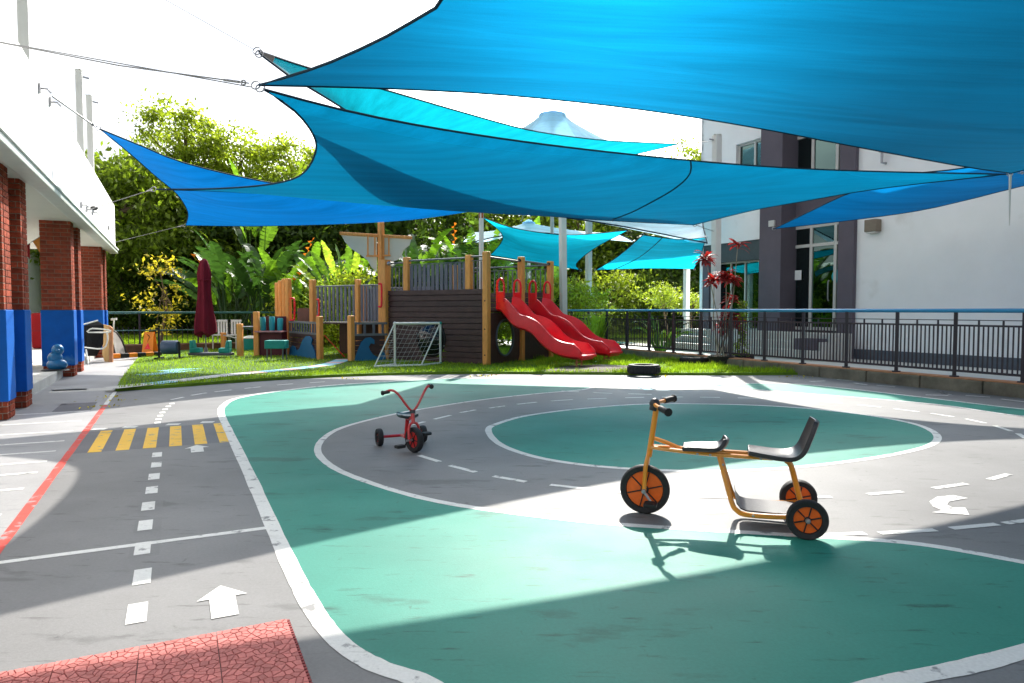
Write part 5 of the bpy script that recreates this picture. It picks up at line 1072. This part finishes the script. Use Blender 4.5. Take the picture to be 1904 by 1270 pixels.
treekind('limeshrub', lfA, (1.1, 1.0, .95), 34, 120, .24, .12, .35, .05)
treekind('darkshrub', lfC, (1.4, 1.1, 1.1), 36, 120, .28, .15, .3, .05)
treekind('yellow', lfD, (.7, .7, 1.5), 20, 26, .2, .16, 1.0, .06)
treekind('umbrella', lfA, (1.1, 1.1, .35), 22, 90, .2, .12, 1.5, .05)
def place(u, Y): return at(u, 577, Y).x
spec = [('tall slender tree with airy yellow green crown at the upper left', 'tall', 348, 30, .95, 1.0), ('second airy tree, right beside the tall slender one', 'tall', 440, 31, .95, .90), ('airy green tree whose top shows left of the middle sail tip', 'tall', 552, 32, 1.0, .90),
    ('bushy green tree just past the end of the white building', 'round', 218, 25.5, .92, 1.10), ('broad leafy tree behind the closed parasol', 'round', 345, 27.5, 1.0, 1.0), ('dense tree behind the yellow leaved sapling', 'round', 275, 30, 1.0, 1.2), ('dark dense tree between parasol and play ship', 'dark', 450, 28.5, 1.0, .95),
    ('dark dense tree behind the ship mast', 'dark', 655, 29, 1.0, .95), ('dark dense tree behind the upper deck of the ship', 'dark', 805, 28.5, 1.0, 1.0), ('leafy tree glimpsed behind the left porch of the ship', 'round', 560, 30, 1.0, 1.1), ('bright leafy tree above the slide posts', 'round', 930, 32, 1.0, 1.0),
    ('sunlit leafy tree between the two white posts', 'round', 1075, 30, 1.0, .98), ('sunlit leafy tree between the two far turquoise sails', 'round', 1170, 31, 1.0, 1.05), ('dark tree filling the gap left of the white building', 'dark', 1235, 29.5, .95, .8), ('tall tree peeping over the sails beside the white building', 'tall', 1262, 36, 1.0, .96), ('dark tree far right behind the white building corner', 'dark', 1320, 34, 1.0, .9),
    ('leafy tree at far left edge above the pillars', 'round', 120, 30, 1.0, 1.15), ('hazy dark tree low behind the fence, left of the sapling', 'dark', 190, 33, 1.0, 1.0)]
for lab, k, u, Y, s, sz in spec: q = 1.27; tree(lab, k, place(u, Y * q), Y * q, -.05, s * q, sz * q)
sh = [('shrub with bright leaves just behind the rear fence by the striped bar', 'limeshrub', 225, 24.6, 1.0), ('dark shrub behind the caution sign', 'darkshrub', 268, 24.8, 1.1), ('dark shrub behind the barrel roller', 'darkshrub', 330, 25, 1.2), ('dark shrub left of the parasol', 'darkshrub', 358, 25.6, 1.0), ('shrub right of the parasol', 'shrub', 420, 25, 1.0), ('dark shrub behind the garden chairs', 'darkshrub', 450, 24.5, 1.2), ('dark shrub behind the maroon counter', 'darkshrub', 505, 24, 1.2),
    ('lime shrub seen between the ship rails on the left', 'limeshrub', 572, 22.5, 1.15), ('shrub seen through the slatted ship rail', 'shrub', 635, 22.5, 1.1), ('lime shrub right behind the mast foot', 'limeshrub', 690, 22, 1.3), ('lime shrub seen through the upper deck rail', 'limeshrub', 745, 23, 1.35), ('dark shrub behind the hull', 'darkshrub', 850, 23, 1.5), ('lime shrub behind the slides', 'limeshrub', 965, 22.5, 1.2),
    ('lime shrub beside the nearer white post', 'limeshrub', 1028, 22, 1.15), ('bright shrub at the foot of the farther white post', 'limeshrub', 1075, 21.6, 1.0), ('bright rounded shrub right of the farther white post', 'limeshrub', 1118, 24, 1.15), ('shrub under the far turquoise sail', 'shrub', 1160, 25.5, 1.2), ('dark shrub behind the far yard fence', 'darkshrub', 1205, 26, 1.2), ('dark shrub near the corner of the white building', 'darkshrub', 1262, 27, 1.3)]
for lab, k, u, Y, s in sh:
    q = 1.3 if u < 560 or u > 1090 else 1.0
    tree(lab, k, place(u, Y * q), Y * q, -.05, s * q, s * 1.05 * q, name='garden_shrub', cat='shrub', group='shrubs behind the fences')
tree('yellow and orange leaved sapling in front of the dark trees', 'yellow', place(297, 21.9), 21.9, 0, 1.0, 1.02, name='yellow_sapling', group=None)
tree('small flat topped tree in the far yard beside a white post', 'umbrella', place(1245, 25), 25, 0, 1.0, 1.0, name='umbrella_tree', group=None)
tree('leaning leafy tree next to the short far post', 'umbrella', place(1290, 25.5), 25.5, 0, .8, .85, name='umbrella_tree', group=None)
# hillside wood further back, reads as one mass
pts = []
for i in range(90):
    x = rng.uniform(-50, 42); y = rng.uniform(47, 60); r_ = rng.uniform(2.2, 4.0); zc = rng.uniform(1.2, 8.0 if x < -8 else 6.6) + (y - 47) * .1
    q = rng.normal(size=(330, 3)); q /= np.linalg.norm(q, axis=1)[:, None]; pts.append(np.array([x, y, zc]) + q * r_ * rng.uniform(.75, 1.05, (330, 1)))
fw = link('distant_wood', leafmesh('distant_wood', np.concatenate(pts), .55, lfB, .6, .5)); tag(fw, 'distant green wood on the slope behind the trees', 'wood', kind='stuff')
# banana-type big leaves
LR = random.Random(21)
def bigleaf(m, base, d, L_, wd, droop, n=9, twist=0, ragged=0.0):
    d = V(d).normalized(); side = d.cross(V((0, 0, 1))); side = side.normalized() if side.length > .05 else V((1, 0, 0))
    side = Matrix.Rotation(twist, 3, d) @ side; p = V(base); cur = d.copy(); step = L_ / n; prof = []
    for i in range(n + 1):
        f = i / n; ww = wd * (math.sin(math.pi * min(1, .05 + f * .95)) ** .6) * (1 - .2 * f); prof.append((p.copy(), ww, side.cross(cur).normalized(), cur.copy()))
        p = p + cur * step; cur = (cur + V((0, 0, -droop / n * (1 + f)))).normalized()
    for sd in (-1, 1):
        sag = LR.uniform(.1, .35)
        for i in range(n):
            (p0, w0, u0, c0), (p1, w1, u1, c1) = prof[i], prof[i + 1]
            k = sag + (LR.uniform(-.25, .35) if ragged and LR.random() < ragged else 0); sl = LR.uniform(.0, .10) * wd if ragged else 0; ln = 1 - (LR.uniform(0, .25) if ragged and LR.random() < ragged else 0)
            a = p0 + side * sd * w0 * ln + u0 * w0 * k + c0 * sl; b = p1 + side * sd * w1 * ln + u1 * w1 * k + c1 * (sl * .4 - (.03 * wd if ragged else 0))
            m.add([p0, a, b, p1] if sd < 0 else [p0, p1, b, a], [(0, 1, 2, 3)])
def banana(label, u, v, Y, nl, h, L_, wd, mat, spread=.5, name='banana_plant', group='large leaved plants behind the ship', stem=True, seed=1, flowers=0):
    r_ = random.Random(seed); b = at(u, v, Y); b.z = 0; t = thing(name, label, 'plant', b, group); ms = MB()
    for i in range(nl):
        a = 2 * math.pi * i / nl + r_.uniform(-.4, .4); tilt = r_.uniform(.1, 1) * spread; hh = h * r_.uniform(.55, 1.0); d = V((math.cos(a) * tilt, math.sin(a) * tilt, 1)).normalized(); st = b + V((math.cos(a) * .12, math.sin(a) * .12, 0)); e = st + d * hh
        ms.tube([st, (st + e) / 2 + V((math.cos(a) * .05, math.sin(a) * .05, 0)), e], [.045, .03, .018], 5)
        m = MB(); bigleaf(m, e, d + V((math.cos(a) * .3, math.sin(a) * .3, 0)), L_ * r_.uniform(.75, 1.15), wd * .72 * r_.uniform(.75, 1.15), r_.uniform(.4, 1.5), n=16, twist=r_.uniform(-1.2, 1.2), ragged=.45); m.build('leaf', mat if r_.random() < .72 else (lfF if mat is lfE else lfE), t)
    ms.build('stems', lfE if mat is lfE else lfF, t, smooth=True)
    for i in range(flowers):
        e = b + V((r_.uniform(-.8, .8), r_.uniform(-.3, .2), h * r_.uniform(.9, 1.3))); d = V((r_.uniform(-1, 1), -.3, .7)).normalized(); m = MB()
        for k in range(6): c = e + d * (.13 * k); s_ = 1 if k % 2 else -1; m.add([c, c + V((.10 * s_, -.02, .10)), c + d * .14, c + V((.03 * s_, .03, .02))], [(0, 1, 2), (0, 2, 3)])
        m.build('flower', mORFL, t)
banana('dark large leaved plant between parasol and ship', 430, 600, 23.5, 22, 2.5, 1.9, .36, lfF, .55, seed=2, flowers=1); banana('second dark large leaved plant left of the ship posts', 492, 600, 23, 20, 2.3, 1.9, .34, lfF, .5, seed=3)
banana('bright banana plant glowing above the left ship posts', 545, 600, 22.5, 18, 2.0, 1.8, .30, lfE, .40, seed=4, flowers=1); banana('tall bright banana plant showing below the royal blue sail', 580, 600, 25, 18, 2.6, 1.8, .32, lfE, .45, seed=5, flowers=1)
banana('dark large leaved plant behind the upper deck, left', 770, 600, 23, 22, 2.8, 1.9, .35, lfF, .5, seed=6); banana('dark large leaved plant behind the upper deck, right', 835, 600, 22.5, 20, 2.6, 1.9, .35, lfF, .5, seed=7); banana('yellow green banana plant behind the rusty topped post', 880, 600, 24, 18, 2.9, 1.9, .33, lfE, .45, seed=8, flowers=2)
banana('bright banana plant above the left far turquoise sail', 985, 600, 27, 14, 3.6, 1.9, .34, lfE, .45, seed=9); banana('yellow green banana plant right of the slide posts', 1020, 600, 21.5, 9, .9, 1.2, .22, lfE, .8, seed=13)
banana('big upright banana leaves high above the royal blue sail', 475, 600, 29, 9, 5.6, 2.2, .42, lfE, .16, seed=10); banana('tree fern like plant in the far yard behind the blue rail', 1228, 600, 20.5, 12, .75, .8, .10, lfE, .8, seed=12, name='palm_plant')
# fan shaped traveller palm behind the slatted rail
b = at(648, 600, 21.5); b.z = 0; fp = thing('fan_palm', 'fan shaped palm with straight radiating stalks behind the slatted ship rail', 'palm', b); ms = MB()
for i in range(17):
    a = -1.05 + 2.1 * i / 16; d = V((math.sin(a), rng.uniform(-.12, .12), math.cos(a))).normalized(); st = b + V((math.sin(a) * .12, 0, .7)); e = st + d * 1.75; ms.tube([st, e], [.035, .014], 5); m = MB(); bigleaf(m, e - d * .1, d, rng.uniform(.9, 1.3), .15, .6, n=14, twist=rng.uniform(-1.4, 1.4), ragged=.4); m.build('leaf', lfE if i % 3 else lfG, fp, smooth=True)
ms.tube([b, b + V((0, 0, .8))], [.14, .12], 8); ms.build('stalks', lfG, fp, smooth=True)
# tall ornamental grass
def grassclump(label, c, n, h, mat, spread=.35, wd=.012):
    t = thing('ornamental_grass', label, 'grass', c, 'clumps of tall grass'); m = MB(); r_ = random.Random(n)
    for i in range(n):
        a = r_.uniform(0, 6.28); rr = r_.uniform(0, .2); b = V(c) + V((rr * math.cos(a), rr * math.sin(a), 0)); hh = h * r_.uniform(.55, 1.1); sp = spread * r_.uniform(.3, 1.5); d = V((math.cos(a), math.sin(a), 0)); sd = V((-math.sin(a), math.cos(a), 0)) * wd; q = [b, b + d * sp * .25 + V((0, 0, hh * .5)), b + d * sp * .65 + V((0, 0, hh * .88)), b + d * sp * 1.25 + V((0, 0, hh * .92))]
        m.add([q[0] - sd, q[0] + sd, q[1] - sd, q[1] + sd, q[2] - sd * .6, q[2] + sd * .6, q[3]], [(0, 1, 3, 2), (2, 3, 5, 4), (4, 5, 6)])
    m.build('blades', mat, t)
grassclump('tall lime green grass clump right of the slide end by the fence', gp(1108, 655, .05), 320, 1.1, lfG); grassclump('tall grass clump behind the slide, left of the bigger clump', gp(1075, 652, .05) + V((0, .6, 0)), 220, 1.2, lfG); grassclump('grass clump seen through the crawl hole', S(-.2, 4.2, .04), 200, .8, lfG, .4)
# red cordyline in the dark pot
cd_ = thing('red_cordyline', 'tall cordyline with crimson leaf tufts growing from the dark pot', 'plant', potA); ms = MB()
tufts = [(1312, 480, 15.4, 20), (1350, 512, 15.2, 26), (1328, 520, 15.3, 18), (1365, 520, 15.3, 18), (1357, 585, 15.2, 16), (1345, 605, 15.1, 16), (1368, 602, 15.3, 12), (1372, 455, 15.5, 7), (1362, 556, 15.3, 12)]
for i, (u, v, Y, n) in enumerate(tufts):
    e = at(u, v, Y); b = potA + V((.1 * math.cos(i), .1 * math.sin(i), .16)); ms.tube([b, b.lerp(e, .5) + V((.06 * math.sin(i * 2), .05, .05)), e], [.016, .012, .008], 5)
    m = MB()
    for k in range(int(n * 1.9)):
        a = rng.uniform(0, 6.28); el_ = rng.uniform(-.25, .9); bigleaf(m, e + V((0, 0, rng.uniform(-.12, .05))), (math.cos(a) * math.cos(el_), math.sin(a) * math.cos(el_), math.sin(el_)), rng.uniform(.20, .34), .036, rng.uniform(.4, 1.2), n=5, twist=rng.uniform(-.5, .5))
    m.build('leaf_tuft', lfR, cd_)
ms.build('canes', M('pale_cane', (.32, .27, .2), .8, .2), cd_, smooth=True)
vn = thing('green_vine', 'small green vine climbing a stake in the low red pot', 'plant', potB); m = MB(); top = at(1384, 560, potB.y); m.tube([potB + V((0, 0, .05)), V((potB.x, potB.y, top.z))], .012, 6); m.build('stake', mBARK, vn)
zz = rng.uniform(.08, top.z, 620) ; rr = np.where(zz < .45, .17, .09) * rng.uniform(.3, 1.2, 620); aa = rng.uniform(0, 6.28, 620); link('leaves', leafmesh('leaves', np.stack([rr * np.cos(aa) + potB.x, rr * np.sin(aa) + potB.y, zz], 1), .075, lfB, .6), vn)
# lawn blades: short turf on the left, longer grass on the sunny right
def inpoly(P_, poly):
    x, y = P_[:, 0], P_[:, 1]; r_ = np.zeros(len(P_), bool); n = len(poly); j = n - 1
    for i in range(n):
        xi, yi, xj, yj = poly[i][0], poly[i][1], poly[j][0], poly[j][1]
        c = ((yi > y) != (yj > y)) & (x < (xj - xi) * (y - yi) / (yj - yi + 1e-12) + xi); r_ ^= c; j = i
    return r_
def blades(name, n, h, wd, mat, xr, yr, poly, keep=None):
    P_ = np.stack([rng.uniform(*xr, n), rng.uniform(*yr, n)], 1); P_ = P_[inpoly(P_, [(p[0], p[1]) for p in poly])]
    if keep is not None: P_ = P_[keep(P_)]
    n = len(P_); a = rng.uniform(0, 6.28, n); hh = h * rng.uniform(.4, 1.3, n); ln = rng.uniform(.1, .7, n) * hh; w_ = wd * rng.uniform(.6, 1.3, n); z = np.full(n, LZ); b = rng.uniform(0, 6.28, n)
    v = np.stack([np.stack([P_[:, 0] - np.cos(a) * w_, P_[:, 1] - np.sin(a) * w_, z], 1), np.stack([P_[:, 0] + np.cos(a) * w_, P_[:, 1] + np.sin(a) * w_, z], 1), np.stack([P_[:, 0] + np.cos(b) * ln, P_[:, 1] + np.sin(b) * ln, z + hh], 1)], 1).reshape(-1, 3)
    me = bpy.data.meshes.new(name); me.vertices.add(3 * n); me.vertices.foreach_set('co', v.astype(np.float32).ravel()); me.loops.add(3 * n); me.loops.foreach_set('vertex_index', np.arange(3 * n, dtype=np.int32)); me.polygons.add(n); me.polygons.foreach_set('loop_start', np.arange(0, 3 * n, 3, dtype=np.int32)); me.update(); me.validate(); me.materials.append(mat)
    return link(name, me)
def noise2(P_, s): return np.sin(P_[:, 0] * s + 1.3) * np.cos(P_[:, 1] * s * 1.3 + .4) + .5 * np.sin(P_[:, 0] * s * 2.7) * np.sin(P_[:, 1] * s * 2.3)
def off_path(P_):
    ok = np.ones(len(P_), bool)
    for p in path_c: ok &= np.hypot(P_[:, 0] - p.x, P_[:, 1] - p.y) > .27
    land = [gp(a, b, .05) for a, b in ((1000, 690), (1060, 680), (1120, 678), (1215, 682), (1195, 689), (1120, 692))]
    return ok & ~inpoly(P_, [(p.x, p.y) for p in land])
gl = blades('lawn_grass', 90000, .05, .006, mGRASS, (-9, 7), (9.5, 21), lawn_poly, off_path); tag(gl, 'short green lawn grass round the play ship', 'grass', kind='stuff')
gw = blades('weedy_grass', 60000, .10, .008, mGRASS, (.5, 7), (12.4, 19), lawn_poly, lambda P_: off_path(P_) & (noise2(P_, 2.6) > .15)); tag(gw, 'longer sunlit weedy grass near the right fence', 'grass', kind='stuff')
ge = blades('edge_grass', 30000, .07, .007, mGRASS, (-7, 6), (9.8, 13.6), [p for p in lawn_edge] + [p + V((0, .35, 0)) for p in lawn_edge[::-1]]); tag(ge, 'fringe of grass along the court edge', 'grass', kind='stuff')
far = blades('yard_grass', 90000, .12, .022, mGRASS, (-18, 16), (20, 37), [(-18, 21.2), (-2, 21.5), (-2, 27), (5, 29), (13, 29), (16, 37), (-18, 37)]); tag(far, 'sunlit grass beyond the fences', 'grass', kind='stuff')
# litter of leaves and small stones along the court edge
pp = [gp(u, v) for u, v in ((205, 738), (196, 748), (186, 757), (1230, 700), (1480, 702), (640, 705), (900, 700))]; q = np.array([[p.x + rng.normal() * .12, p.y + rng.normal() * .1, .012] for p in pp for _ in range(12)]); fl = link('fallen_leaves', leafmesh('fallen_leaves', q, .05, lfD, .6, 3)); tag(fl, 'scattered fallen leaves at the court edge', 'leaves', kind='stuff')
